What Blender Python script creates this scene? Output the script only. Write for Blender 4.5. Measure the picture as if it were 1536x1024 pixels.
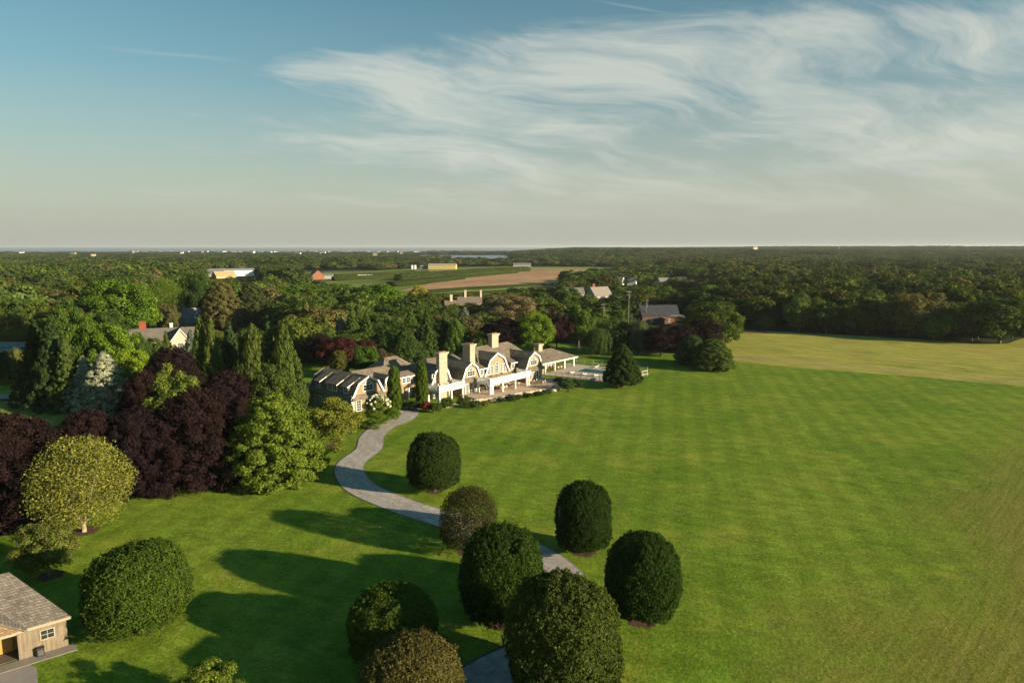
import bpy, math, random
import numpy as np
from mathutils import Matrix, Vector

for o in list(bpy.data.objects):
    bpy.data.objects.remove(o)
sc = bpy.context.scene
R = math.radians
# ---------------------------------------------------------------- camera
CAM_H = 36.0
PITCH = math.atan(142.5 / 1024)
cd = bpy.data.cameras.new('camera')
cam = bpy.data.objects.new('camera', cd)
sc.collection.objects.link(cam)
cd.sensor_width = 36; cd.lens = 24
cd.clip_start = 0.5; cd.clip_end = 80000
cam.location = (0, 0, CAM_H)
cam.rotation_euler = (math.pi / 2 - PITCH, 0, 0)
sc.camera = cam
sc.render.resolution_x = 1024; sc.render.resolution_y = 682
# ---------------------------------------------------------------- light
SUN_AZ = R(-23.2)          # direction the sun stands in, from +X
SUN_EL = R(14.7)
w = bpy.data.worlds.new('World'); sc.world = w; w.use_nodes = True
nt = w.node_tree; N = nt.nodes; Lk = nt.links
N.clear()
def nn(tree, t, **kw):
    n = tree.nodes.new(t)
    for k, v in kw.items(): setattr(n, k, v)
    return n
def mth(tree, op, a, b=None, c=None, clamp=False):
    n = tree.nodes.new('ShaderNodeMath'); n.operation = op; n.use_clamp = clamp
    for i, v in enumerate((a, b, c)):
        if v is None: continue
        if isinstance(v, (int, float)): n.inputs[i].default_value = v
        else: tree.links.new(v, n.inputs[i])
    return n.outputs[0]
def mixc(tree, fac, a, b, mode='MIX'):
    n = tree.nodes.new('ShaderNodeMix'); n.data_type = 'RGBA'; n.blend_type = mode; n.clamp_factor = True
    for s, v in ((n.inputs[0], fac), (n.inputs[6], a), (n.inputs[7], b)):
        if isinstance(v, (int, float)): s.default_value = v
        elif isinstance(v, tuple): s.default_value = v if len(v) == 4 else (*v, 1)
        else: tree.links.new(v, s)
    return n.outputs[2]
def ramp(tree, fac, stops):
    n = tree.nodes.new('ShaderNodeValToRGB'); e = n.color_ramp.elements
    while len(e) < len(stops): e.new(0.5)
    for k, (p, c) in enumerate(stops):
        e[k].position = p
        e[k].color = (c, c, c, 1) if isinstance(c, (int, float)) else (*c, 1)
    tree.links.new(fac, n.inputs[0]); return n.outputs[0]
def noise(tree, vec, scale, detail=4, rough=0.55, dist=0.0, lac=2.0):
    n = tree.nodes.new('ShaderNodeTexNoise')
    n.inputs['Scale'].default_value = scale; n.inputs['Detail'].default_value = detail
    n.inputs['Roughness'].default_value = rough; n.inputs['Distortion'].default_value = dist
    n.inputs['Lacunarity'].default_value = lac
    if vec is not None: tree.links.new(vec, n.inputs['Vector'])
    return n.outputs[0]
def mapping(tree, vec, loc=(0, 0, 0), rot=(0, 0, 0), scale=(1, 1, 1)):
    n = tree.nodes.new('ShaderNodeMapping')
    n.inputs['Location'].default_value = loc; n.inputs['Rotation'].default_value = rot; n.inputs['Scale'].default_value = scale
    tree.links.new(vec, n.inputs['Vector']); return n.outputs[0]

def rmap(tree, vec, ang, sx, sy, loc=(0, 0, 0)):
    """turn first, then stretch: ang is the direction, from +X, that the first scale applies to"""
    return mapping(tree, mapping(tree, vec, loc, (0, 0, -R(ang))), scale=(sx, sy, 1))

sky = nn(nt, 'ShaderNodeTexSky', sky_type='NISHITA', sun_disc=False)
sky.sun_elevation = SUN_EL
sky.sun_rotation = math.pi / 2 - SUN_AZ      # nishita: 0 = +Y, clockwise
sky.air_density = 1.0; sky.dust_density = 1.2; sky.ozone_density = 3.0; sky.altitude = 30
geo = nn(nt, 'ShaderNodeTexCoord')
sep = nn(nt, 'ShaderNodeSeparateXYZ'); Lk.new(geo.outputs['Generated'], sep.inputs[0])
dx_, dy_, dz_ = sep.outputs
zc = mth(nt, 'MAXIMUM', dz_, 0.0)
den = mth(nt, 'ADD', zc, 0.22)
cx_ = mth(nt, 'DIVIDE', dx_, den); cy_ = mth(nt, 'DIVIDE', dy_, den)
cmb = nn(nt, 'ShaderNodeCombineXYZ'); Lk.new(cx_, cmb.inputs[0]); Lk.new(cy_, cmb.inputs[1])
P0 = cmb.outputs[0]
warp = noise(nt, mapping(nt, P0, loc=(9, 3, 0)), 1.3, 2, 0.5)
wv = nn(nt, 'ShaderNodeVectorMath', operation='ADD'); Lk.new(P0, wv.inputs[0])
wc = nn(nt, 'ShaderNodeCombineXYZ'); Lk.new(mth(nt, 'MULTIPLY', warp, 0.55), wc.inputs[0]); Lk.new(mth(nt, 'MULTIPLY', warp, -0.35), wc.inputs[1]); Lk.new(wc.outputs[0], wv.inputs[1])
PW = wv.outputs[0]
n1 = noise(nt, rmap(nt, PW, 26, 0.62, 1.25, (5.3, 0.9, 0)), 1.9, 10, 0.62, 0.5)
n2 = noise(nt, rmap(nt, PW, 20, 0.55, 1.9, (3.1, 1.7, 0)), 3.4, 9, 0.68, 0.8)
n3 = noise(nt, mapping(nt, P0, loc=(2.3, 5.2, 0)), 1.1, 3, 0.5, 0.2)
dens = mth(nt, 'ADD', mth(nt, 'MULTIPLY', n1, 0.64), mth(nt, 'MULTIPLY', n2, 0.36))
# the cloud field lies to the right of the view: its edge in sky-plane coordinates
cov = mth(nt, 'ADD', mth(nt, 'MULTIPLY', mth(nt, 'ADD', cx_, 0.70), 0.17), mth(nt, 'MULTIPLY', mth(nt, 'SUBTRACT', n3, 0.5), 0.35))
cov = mth(nt, 'MINIMUM', cov, 0.085); cov = mth(nt, 'MAXIMUM', cov, -0.085)
# open blue towards the zenith on the left
near = mth(nt, 'MULTIPLY', mth(nt, 'SUBTRACT', 1.95, mth(nt, 'ADD', cy_, mth(nt, 'MULTIPLY', cx_, 0.22))), 1.1); near = mth(nt, 'MAXIMUM', near, 0.0)
d = mth(nt, 'SUBTRACT', mth(nt, 'ADD', dens, cov), near)
cl = ramp(nt, d, [(0.465, 0.0), (0.525, 0.20), (0.59, 0.60), (0.67, 0.92)])
lowfade = ramp(nt, dz_, [(0.02, 0.0), (0.13, 1.0)])
cl = mth(nt, 'MULTIPLY', cl, mth(nt, 'MULTIPLY', lowfade, 0.74))
def trail(cl, a, b, wid, amt):
    # a thin old vapour trail between two points of the cloud plane
    L = math.hypot(b[0] - a[0], b[1] - a[1]); ux, uy = (b[0] - a[0]) / L, (b[1] - a[1]) / L
    ex = mth(nt, 'SUBTRACT', cx_, a[0]); ey = mth(nt, 'SUBTRACT', cy_, a[1])
    al = mth(nt, 'ADD', mth(nt, 'MULTIPLY', ex, ux), mth(nt, 'MULTIPLY', ey, uy))
    ac_ = mth(nt, 'ADD', mth(nt, 'MULTIPLY', ex, -uy), mth(nt, 'MULTIPLY', ey, ux))
    ac_ = mth(nt, 'ADD', ac_, mth(nt, 'MULTIPLY', mth(nt, 'SUBTRACT', n1, 0.5), 0.10))
    k = mth(nt, 'SUBTRACT', 1.0, mth(nt, 'DIVIDE', mth(nt, 'ABSOLUTE', ac_), wid), clamp=True)
    e = mth(nt, 'MULTIPLY', mth(nt, 'MULTIPLY', al, 6.0, clamp=True), mth(nt, 'MULTIPLY', mth(nt, 'SUBTRACT', L, al), 6.0, clamp=True))
    return mth(nt, 'MAXIMUM', cl, mth(nt, 'MULTIPLY', mth(nt, 'MULTIPLY', k, e), amt))
def plane_xy(px, py):
    a_ = (px - 768) / 1024; b_ = -(py - 512) / 1024
    v = Vector((a_, math.cos(PITCH) + b_ * math.sin(PITCH), -math.sin(PITCH) + b_ * math.cos(PITCH))).normalized()
    return v.x / (v.z + 0.22), v.y / (v.z + 0.22)
cl = trail(cl, plane_xy(112, 66), plane_xy(385, 98), 0.016, 0.20)
cl = trail(cl, plane_xy(878, -4), plane_xy(1026, 24), 0.008, 0.38)
tint = mixc(nt, 1.0, sky.outputs[0], (0.50, 0.90, 0.77), 'MULTIPLY')
hz = ramp(nt, dz_, [(0.0, 1.0), (0.09, 0.75), (0.22, 0.25), (0.40, 0.0)])
SKY_HZ = (3.85, 3.68, 3.0); SKY_CL = (5.0, 5.05, 4.4); SKY_STR = 0.064
tint = mixc(nt, mth(nt, 'MULTIPLY', hz, 0.95), tint, SKY_HZ)
shade = mixc(nt, ramp(nt, n1, [(0.38, 0.0), (0.62, 1.0)]), (3.6, 3.95, 3.8), SKY_CL)
col = mixc(nt, cl, tint, shade)
low = ramp(nt, dz_, [(0.0, (0.84, 0.90, 0.95)), (0.06, (1.0, 1.0, 1.0))])
col = mixc(nt, 1.0, col, low, 'MULTIPLY')
bg = nn(nt, 'ShaderNodeBackground'); bg.inputs[1].default_value = SKY_STR
out = nn(nt, 'ShaderNodeOutputWorld'); Lk.new(col, bg.inputs[0]); Lk.new(bg.outputs[0], out.inputs[0])
sl = bpy.data.lights.new('sun', 'SUN'); sl.energy = 5.0; sl.angle = R(0.6); sl.color = (1.0, 0.80, 0.56)
sun = bpy.data.objects.new('sun', sl); sc.collection.objects.link(sun)
sd = Vector((math.cos(SUN_AZ) * math.cos(SUN_EL), math.sin(SUN_AZ) * math.cos(SUN_EL), math.sin(SUN_EL)))
sun.rotation_euler = sd.to_track_quat('Z', 'Y').to_euler(); sun.location = sd * 200
vs = sc.view_settings; vs.view_transform = 'Standard'; vs.look = 'None'; vs.gamma = 1; vs.use_curve_mapping = False
vs.exposure = 1.18
cy = sc.cycles
cy.max_bounces = 5; cy.diffuse_bounces = 2; cy.glossy_bounces = 2; cy.transmission_bounces = 3; cy.volume_bounces = 0
cy.transparent_max_bounces = 6; cy.caustics_reflective = False; cy.caustics_refractive = False
cy.use_adaptive_sampling = True; cy.adaptive_threshold = 0.012
cy.use_denoising = True

# ---------------------------------------------------------------- helpers
C = sc.collection
F = 1024.0
def G(px, py, z=0.0):
    """the point at height z on the line of sight through photograph pixel (px, py)"""
    a = (px - 768) / F; b = -(py - 512) / F
    dy = math.cos(PITCH) + b * math.sin(PITCH); dz = -math.sin(PITCH) + b * math.cos(PITCH)
    t = (z - CAM_H) / dz
    return (a * t, dy * t)
def P(X, Y, Z):
    Z = Z - CAM_H
    d = Y * math.cos(PITCH) - Z * math.sin(PITCH); u = Y * math.sin(PITCH) + Z * math.cos(PITCH)
    return 768 + F * X / d, 512 - F * u / d
def Hgt(x, by, ty):
    X, Y = G(x, by); lo, hi = 0.0, 60.0
    for _ in range(40):
        m = (lo + hi) / 2
        if P(X, Y, m)[1] > ty: lo = m
        else: hi = m
    return lo
def inpoly(x, y, poly):
    c = False; j = len(poly) - 1
    for i in range(len(poly)):
        xi, yi = poly[i]; xj, yj = poly[j]
        if (yi > y) != (yj > y) and x < (xj - xi) * (y - yi) / (yj - yi) + xi: c = not c
        j = i
    return c
def smooth(a, b, x):
    t = min(1, max(0, (x - a) / (b - a))); return t * t * (3 - 2 * t)
def tag(o, label=None, cat=None, group=None, kind=None):
    if label: o['label'] = label
    if cat: o['category'] = cat
    if group: o['group'] = group
    if kind: o['kind'] = kind
    return o
def empty(name, loc, rz=0.0, label=None, cat=None, group=None):
    o = bpy.data.objects.new(name, None); C.objects.link(o); o.location = loc; o.rotation_euler = (0, 0, rz)
    o.empty_display_size = 0.5
    return tag(o, label, cat, group)
def link(name, me, mat, parent=None, loc=(0, 0, 0), tintc=None):
    o = bpy.data.objects.new(name, me); C.objects.link(o)
    if mat is not None and len(me.materials) == 0: me.materials.append(mat)
    o.location = loc
    if parent: o.parent = parent
    if tintc is not None: o['tint'] = [float(v) for v in tintc]
    return o
class MB:
    """collects boxes, slabs and tubes of one part and links them as one mesh"""
    def __init__(s, M=None): s.v = []; s.f = []; s.M = M
    def add(s, vs, fs):
        b = len(s.v)
        if s.M is not None: vs = [tuple(s.M @ Vector(p)) for p in vs]
        s.v += [tuple(p) for p in vs]; s.f += [tuple(b + i for i in f) for f in fs]
        return s
    def box(s, x0, y0, z0, x1, y1, z1):
        x0, x1 = min(x0, x1), max(x0, x1); y0, y1 = min(y0, y1), max(y0, y1); z0, z1 = min(z0, z1), max(z0, z1)
        return s.add([(x0, y0, z0), (x1, y0, z0), (x1, y1, z0), (x0, y1, z0), (x0, y0, z1), (x1, y0, z1), (x1, y1, z1), (x0, y1, z1)],
                     [(3, 2, 1, 0), (4, 5, 6, 7), (0, 1, 5, 4), (1, 2, 6, 5), (2, 3, 7, 6), (3, 0, 4, 7)])
    def prism_y(s, pr, y0, y1):
        """polygon of (x,z), counter-clockwise seen from -y, drawn out from y0 to y1"""
        n = len(pr)
        vs = [(x, y0, z) for x, z in pr] + [(x, y1, z) for x, z in pr]
        fs = [tuple(range(n)), tuple(range(2 * n - 1, n - 1, -1))] + [(i, i + n, (i + 1) % n + n, (i + 1) % n) for i in range(n)]
        return s.add(vs, fs)
    def prism_z(s, pr, z0, z1):
        n = len(pr)
        vs = [(x, y, z0) for x, y in pr] + [(x, y, z1) for x, y in pr]
        fs = [tuple(range(n - 1, -1, -1)), tuple(range(n, 2 * n))] + [(i, (i + 1) % n, (i + 1) % n + n, i + n) for i in range(n)]
        return s.add(vs, fs)
    def tube(s, pts, rad, k=6, cap=True):
        pts = [Vector(p) for p in pts]
        if isinstance(rad, (int, float)): rad = [rad] * len(pts)
        rings = []
        for i, p in enumerate(pts):
            t = (pts[min(i + 1, len(pts) - 1)] - pts[max(i - 1, 0)]).normalized()
            a = t.orthogonal().normalized() if abs(t.z) > 0.9 else t.cross(Vector((0, 0, 1))).normalized()
            b = t.cross(a)
            rings.append([p + (a * math.cos(2 * math.pi * j / k) + b * math.sin(2 * math.pi * j / k)) * rad[i] for j in range(k)])
        vs = [tuple(q) for r in rings for q in r]; fs = []
        for i in range(len(pts) - 1):
            for j in range(k):
                fs.append((i * k + j, i * k + (j + 1) % k, (i + 1) * k + (j + 1) % k, (i + 1) * k + j))
        if cap: fs += [tuple(range(k - 1, -1, -1)), tuple(range((len(pts) - 1) * k, len(pts) * k))]
        return s.add(vs, fs)
    def mesh(s, name):
        me = bpy.data.meshes.new(name); me.from_pydata(s.v, [], s.f); me.update(); return me
    def build(s, name, mat, parent=None, loc=(0, 0, 0), smooth_=False):
        me = s.mesh(name)
        if smooth_: me.polygons.foreach_set('use_smooth', [True] * len(me.polygons))
        return link(name, me, mat, parent, loc)
def copy_tree(o, parent=None):
    c = o.copy(); C.objects.link(c)
    if parent: c.parent = parent
    for ch in list(o.children): copy_tree(ch, c)
    return c

# ---------------------------------------------------------------- materials
def newmat(name):
    m = bpy.data.materials.new(name); m.use_nodes = True
    t = m.node_tree; b = t.nodes['Principled BSDF']
    return m, t, b
def plain(name, c, rough=0.7, var=0.12, scale=3.0, metal=0.0, spec=0.3, bump=0.0):
    m, t, b = newmat(name)
    tc = nn(t, 'ShaderNodeTexCoord')
    n = noise(t, tc.outputs['Object'], scale, 5, 0.6)
    lo = tuple(v * (1 - var) for v in c); hi = tuple(v * (1 + var) for v in c)
    t.links.new(mixc(t, ramp(t, n, [(0.3, 0.0), (0.7, 1.0)]), lo, hi), b.inputs['Base Color'])
    b.inputs['Roughness'].default_value = rough; b.inputs['Metallic'].default_value = metal
    b.inputs['Specular IOR Level'].default_value = spec
    if bump:
        bp = nn(t, 'ShaderNodeBump'); bp.inputs['Strength'].default_value = bump; bp.inputs['Distance'].default_value = 0.05
        t.links.new(n, bp.inputs['Height']); t.links.new(bp.outputs[0], b.inputs['Normal'])
    return m
def shingle(name, c, row=0.18, wid=0.14, var=0.35, weather=0.25):
    """rows of small shingles by brick pattern over object height"""
    m, t, b = newmat(name)
    tc = nn(t, 'ShaderNodeTexCoord'); sp = nn(t, 'ShaderNodeSeparateXYZ'); t.links.new(tc.outputs['Object'], sp.inputs[0])
    al = mth(t, 'ADD', sp.outputs[0], sp.outputs[1])
    cb = nn(t, 'ShaderNodeCombineXYZ'); t.links.new(al, cb.inputs[0]); t.links.new(sp.outputs[2], cb.inputs[1])
    br = nn(t, 'ShaderNodeTexBrick'); t.links.new(cb.outputs[0], br.inputs['Vector'])
    br.inputs['Scale'].default_value = 1.0; br.inputs['Brick Width'].default_value = wid * 2; br.inputs['Row Height'].default_value = row
    br.inputs['Mortar Size'].default_value = 0.012; br.inputs['Bias'].default_value = 0.0
    br.inputs['Color1'].default_value = (*[v * (1 - var) for v in c], 1); br.inputs['Color2'].default_value = (*[v * (1 + var) for v in c], 1)
    br.inputs['Mortar'].default_value = (*[v * 0.35 for v in c], 1)
    n = noise(t, tc.outputs['Object'], 0.45, 5, 0.6)
    k = ramp(t, n, [(0.3, 1 - weather), (0.7, 1 + weather * 0.6)])
    n2 = noise(t, tc.outputs['Object'], 6.0, 3, 0.6)
    k2 = ramp(t, n2, [(0.3, 0.8), (0.7, 1.2)])
    c2 = mixc(t, 1.0, mixc(t, 1.0, br.outputs[0], k, 'MULTIPLY'), k2, 'MULTIPLY')
    t.links.new(c2, b.inputs['Base Color'])
    b.inputs['Roughness'].default_value = 0.85; b.inputs['Specular IOR Level'].default_value = 0.2
    bp = nn(t, 'ShaderNodeBump'); bp.inputs['Strength'].default_value = 0.5; bp.inputs['Distance'].default_value = 0.03
    t.links.new(br.outputs[0], bp.inputs['Height']); t.links.new(bp.outputs[0], b.inputs['Normal'])
    return m
def leafmat(name, trans=0.28, lo=0.55, hi=1.45, gloss=0.0):
    m = bpy.data.materials.new(name); m.use_nodes = True; t = m.node_tree; t.nodes.clear()
    a = nn(t, 'ShaderNodeAttribute', attribute_type='INSTANCER', attribute_name='tint')
    r = nn(t, 'ShaderNodeAttribute', attribute_type='GEOMETRY', attribute_name='rnd')
    k = mth(t, 'ADD', mth(t, 'MULTIPLY', r.outputs['Fac'], hi - lo), lo)
    c = mixc(t, 1.0, a.outputs['Color'], k, 'MULTIPLY')
    # some leaves yellower, as new growth is
    c = mixc(t, ramp(t, r.outputs['Fac'], [(0.7, 0.0), (1.0, 0.5)]), c, mixc(t, 1.0, c, (1.5, 1.12, 0.7), 'MULTIPLY'))
    oi = nn(t, 'ShaderNodeObjectInfo')
    c = mixc(t, oi.outputs['Random'], mixc(t, 1.0, c, (0.84, 0.88, 0.95), 'MULTIPLY'), mixc(t, 1.0, c, (1.14, 1.10, 1.0), 'MULTIPLY'))
    df = nn(t, 'ShaderNodeBsdfDiffuse'); tr = nn(t, 'ShaderNodeBsdfTranslucent'); mx = nn(t, 'ShaderNodeMixShader')
    t.links.new(c, df.inputs[0]); t.links.new(mixc(t, 1.0, c, (1.25, 1.2, 0.6), 'MULTIPLY'), tr.inputs[0])
    mx.inputs[0].default_value = trans; t.links.new(df.outputs[0], mx.inputs[1]); t.links.new(tr.outputs[0], mx.inputs[2])
    gl = nn(t, 'ShaderNodeBsdfGlossy'); gl.inputs['Roughness'].default_value = 0.45; gl.inputs[0].default_value = (1, 1, 1, 1)
    m2 = nn(t, 'ShaderNodeMixShader'); m2.inputs[0].default_value = gloss
    t.links.new(mx.outputs[0], m2.inputs[1]); t.links.new(gl.outputs[0], m2.inputs[2])
    o = nn(t, 'ShaderNodeOutputMaterial'); t.links.new(m2.outputs[0], o.inputs[0]); return m
LEAF = leafmat('leaf')
BARK = plain('bark', (0.13, 0.10, 0.07), 0.9, 0.35, 6)
BARKP = plain('pale_bark', (0.30, 0.24, 0.165), 0.9, 0.3, 6)
WHITE = plain('white_paint', (0.78, 0.76, 0.70), 0.5, 0.05, 2)
SHW = shingle('cedar_wall_shingle', (0.33, 0.25, 0.155), 0.20, 0.12, 0.25, 0.15)
SHR = shingle('cedar_roof_shingle', (0.175, 0.145, 0.108), 0.24, 0.16, 0.30, 0.30)
STONE = plain('chimney_stone', (0.38, 0.305, 0.22), 0.85, 0.3, 2.5, bump=0.4)
PAVE = plain('stone_paving', (0.42, 0.33, 0.24), 0.8, 0.25, 0.8)
GLASS, t_, b_ = newmat('window_glass'); b_.inputs['Base Color'].default_value = (0.025, 0.03, 0.035, 1); b_.inputs['Roughness'].default_value = 0.06; b_.inputs['Specular IOR Level'].default_value = 0.6
BRICK = shingle('red_brick', (0.32, 0.10, 0.05), 0.08, 0.11, 0.3, 0.2)
DARKM = plain('dark_metal', (0.03, 0.03, 0.03), 0.5, 0.1)
DROOF = shingle('dark_roof', (0.045, 0.05, 0.06), 0.2, 0.15, 0.25, 0.2)
GROOF = shingle('grey_roof', (0.19, 0.185, 0.18), 0.2, 0.15, 0.25, 0.2)
REDP = plain('red_paint', (0.22, 0.085, 0.045), 0.7, 0.15)
YELP = plain('tan_wall', (0.42, 0.34, 0.16), 0.7, 0.1)
WOODG = None
# ---------------------------------------------------------------- ground, lawn, fields, water
def terrain(X, Y):
    if Y < 1100: return 0.0
    q = X / Y
    z = 15.0 * smooth(-0.02, 0.10, q) * smooth(1300, 2100, Y) * (0.85 + 0.15 * math.sin(X * 0.004))
    z += 9.0 * smooth(0.15, 0.5, q) * smooth(2000, 3600, Y)
    z += 2.0 * math.sin(X * 0.0031 + 1) * math.sin(Y * 0.0027) * smooth(1100, 1500, Y) * (q > -0.15)
    # bay and open sea
    bay = smooth(-0.150, -0.120, q) * (1 - smooth(-0.012, 0.008, q)) * smooth(2030, 2110, Y) * (1 - smooth(2950, 3000, Y))
    sea = smooth(3420, 3480, Y) * (1 - smooth(0.02, 0.10, q))
    k = max(bay, sea)
    return z * (1 - k) - 5.0 * k
def grid_mesh(name, xs, ys, zf):
    nx, ny = len(xs), len(ys)
    v = np.zeros((ny, nx, 3), np.float32)
    for j, y in enumerate(ys):
        for i, x in enumerate(xs): v[j, i] = (x, y, zf(x, y))
    idx = np.arange(nx * ny).reshape(ny, nx)
    f = np.stack([idx[:-1, :-1], idx[:-1, 1:], idx[1:, 1:], idx[1:, :-1]], -1).reshape(-1, 4)
    me = bpy.data.meshes.new(name)
    me.vertices.add(nx * ny); me.vertices.foreach_set('co', v.reshape(-1))
    me.loops.add(f.size); me.loops.foreach_set('vertex_index', f.reshape(-1).astype(np.int32))
    me.polygons.add(len(f)); me.polygons.foreach_set('loop_start', np.arange(0, f.size, 4, dtype=np.int32))
    me.update(); me.validate()
    me.polygons.foreach_set('use_smooth', [True] * len(me.polygons))
    return me
def structure(name, me, mat): return tag(link(name, me, mat), kind='structure')
def groundmat(name, c1, c2, sc1=0.02, sc2=0.6, c3=None, extra=None, bump=0.0, bscale=3.0):
    m, t, b = newmat(name); b.inputs['Roughness'].default_value = 0.95; b.inputs['Specular IOR Level'].default_value = 0.05
    g = nn(t, 'ShaderNodeNewGeometry'); pos = g.outputs['Position']
    c = mixc(t, ramp(t, noise(t, pos, sc1, 5, 0.6), [(0.35, 0.0), (0.65, 1.0)]), c1, c2)
    n2 = noise(t, pos, sc2, 6, 0.7)
    c = mixc(t, 1.0, c, ramp(t, n2, [(0.25, 0.72), (0.75, 1.28)]), 'MULTIPLY')
    if c3: c = mixc(t, ramp(t, noise(t, mapping(t, pos, loc=(50, 20, 0)), sc1 * 2.7, 5, 0.65), [(0.52, 0.0), (0.68, 0.8)]), c, c3)
    if extra: c = extra(t, pos, c)
    t.links.new(c, b.inputs['Base Color'])
    if bump:
        bp = nn(t, 'ShaderNodeBump'); bp.inputs['Strength'].default_value = bump; bp.inputs['Distance'].default_value = 0.12
        t.links.new(noise(t, pos, bscale, 5, 0.75), bp.inputs['Height']); t.links.new(bp.outputs[0], b.inputs['Normal'])
    return m
xs = sorted(set([round(v) for v in list(np.linspace(-400, 400, 21)) + list(np.linspace(-4500, 5500, 126)) + list(np.linspace(5500, 12000, 10))]))
ys = sorted(set([round(v) for v in list(np.linspace(-300, 1100, 15)) + list(np.linspace(1100, 3600, 90)) + list(np.linspace(3600, 14000, 24))]))
GM = groundmat('undergrowth', (0.022, 0.040, 0.010), (0.05, 0.07, 0.02), 0.03, 0.5)
structure('ground', grid_mesh('ground', xs, ys, terrain), GM)
seam, t_, b_ = newmat('sea_water')
b_.inputs['Base Color'].default_value = (0.02, 0.04, 0.05, 1); b_.inputs['Roughness'].default_value = 0.25
tc_ = nn(t_, 'ShaderNodeNewGeometry'); bp_ = nn(t_, 'ShaderNodeBump'); bp_.inputs['Strength'].default_value = 0.6; bp_.inputs['Distance'].default_value = 1.5
t_.links.new(noise(t_, tc_.outputs['Position'], 0.08, 5, 0.6), bp_.inputs['Height']); t_.links.new(bp_.outputs[0], b_.inputs['Normal'])
structure('sea', MB().add([(-30000, 1900, -1.2), (30000, 1900, -1.2), (30000, 32000, -1.2), (-30000, 32000, -1.2)], [(0, 1, 2, 3)]).mesh('sea'), seam)

def sheet(name, pts, z, mat, th=None):
    """a flat sheet over ground points"""
    n = len(pts)
    area = sum(pts[i][0] * pts[(i + 1) % n][1] - pts[(i + 1) % n][0] * pts[i][1] for i in range(n))
    if area < 0: pts = pts[::-1]
    return structure(name, MB().add([(x, y, z) for x, y in pts], [tuple(range(n))]).mesh(name), mat)
def lawn_extra(t, pos, c):
    sp = nn(t, 'ShaderNodeSeparateXYZ'); t.links.new(pos, sp.inputs[0])
    # mowing lanes run away from the camera and to the right
    a = R(38)
    def lanes(ang, per, dist):
        u = mth(t, 'ADD', mth(t, 'MULTIPLY', sp.outputs[0], math.cos(ang) / per), mth(t, 'MULTIPLY', sp.outputs[1], math.sin(ang) / per))
        u = mth(t, 'ADD', u, mth(t, 'MULTIPLY', noise(t, pos, 0.03, 3), dist))
        return mth(t, 'SINE', mth(t, 'MULTIPLY', u, 2 * math.pi))
    l1 = lanes(R(-13), 4.4, 0.30); l2 = lanes(R(114), 3.2, 0.9)
    c = mixc(t, 1.0, c, ramp(t, mth(t, 'ADD', mth(t, 'MULTIPLY', l1, 0.5), 0.5), [(0.3, 0.93), (0.7, 1.06)]), 'MULTIPLY')
    c = mixc(t, 1.0, c, ramp(t, mth(t, 'ADD', mth(t, 'MULTIPLY', l2, 0.5), 0.5), [(0.2, 0.988), (0.8, 1.012)]), 'MULTIPLY')
    # uneven growth in patches and streaks
    st = noise(t, rmap(t, pos, -30, 0.4, 1.2), 0.55, 8, 0.78, 0.3)
    c = mixc(t, 1.0, c, ramp(t, st, [(0.34, 0.76), (0.66, 1.24)]), 'MULTIPLY')
    straw = noise(t, rmap(t, pos, 10, 0.45, 1.2, (7, 9, 0)), 1.2, 7, 0.85, 0.2)
    big = ramp(t, noise(t, pos, 0.045, 3, 0.6), [(0.40, 0.35), (0.60, 1.0)])
    c = mixc(t, mth(t, 'MULTIPLY', ramp(t, straw, [(0.53, 0.0), (0.66, 0.9)]), big), c, (0.30, 0.285, 0.065))
    # the hayfield side on the right: drier and browner, with combed cutting lines
    dry = mth(t, 'ADD', mth(t, 'MULTIPLY', mth(t, 'ADD', mth(t, 'SUBTRACT', sp.outputs[0], sp.outputs[1]), 38), 0.028), mth(t, 'MULTIPLY', mth(t, 'SUBTRACT', noise(t, pos, 0.05, 6, 0.65), 0.5), 1.5))
    dn = noise(t, rmap(t, pos, 45, 0.10, 2.0), 0.8, 7, 0.8)
    dk = noise(t, rmap(t, pos, -60, 0.12, 2.4), 0.7, 6, 0.75)
    dc_ = mixc(t, ramp(t, dn, [(0.38, 0.0), (0.62, 1.0)]), (0.115, 0.125, 0.018), (0.225, 0.200, 0.045))
    dc_ = mixc(t, ramp(t, dk, [(0.34, 0.6), (0.44, 0.0)]), dc_, (0.07, 0.085, 0.015))
    c = mixc(t, ramp(t, dry, [(-0.45, 0.0), (0.6, 0.80)]), c, dc_)
    fine = noise(t, pos, 2.6, 6, 0.9)
    c = mixc(t, 1.0, c, ramp(t, fine, [(0.32, 0.50), (0.68, 1.50)]), 'MULTIPLY')
    return mixc(t, 1.0, c, ramp(t, noise(t, pos, 9.0, 2, 0.9), [(0.3, 0.65), (0.7, 1.35)]), 'MULTIPLY')
LAWN = groundmat('lawn_grass', (0.090, 0.168, 0.012), (0.146, 0.212, 0.020), 0.035, 0.35, (0.215, 0.245, 0.030), lawn_extra, 1.0, 1.6)
lawn_pts = [(-160, -60), (260, -60)] + [G(*p) for p in [(1720, 596), (1536, 578), (1400, 566), (1200, 551), (1100, 540), (1060, 530), (1000, 530), (900, 521), (850, 515), (760, 508), (640, 520), (500, 540), (440, 548), (400, 560), (330, 640), (200, 690), (0, 800)]] + [(-160, 70)]
sheet('lawn', lawn_pts, 0.006, LAWN)
def mead_extra(t, pos, c):
    st = noise(t, rmap(t, pos, -38, 0.20, 1.1), 0.38, 7, 0.75, 0.5)
    c = mixc(t, ramp(t, st, [(0.44, 0.0), (0.60, 0.95)]), c, (0.37, 0.345, 0.075))
    c = mixc(t, ramp(t, st, [(0.32, 0.85), (0.43, 0.0)]), c, (0.095, 0.125, 0.025))
    return mixc(t, 1.0, c, ramp(t, noise(t, pos, 2.0, 4, 0.8), [(0.3, 0.75), (0.7, 1.25)]), 'MULTIPLY')
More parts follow.
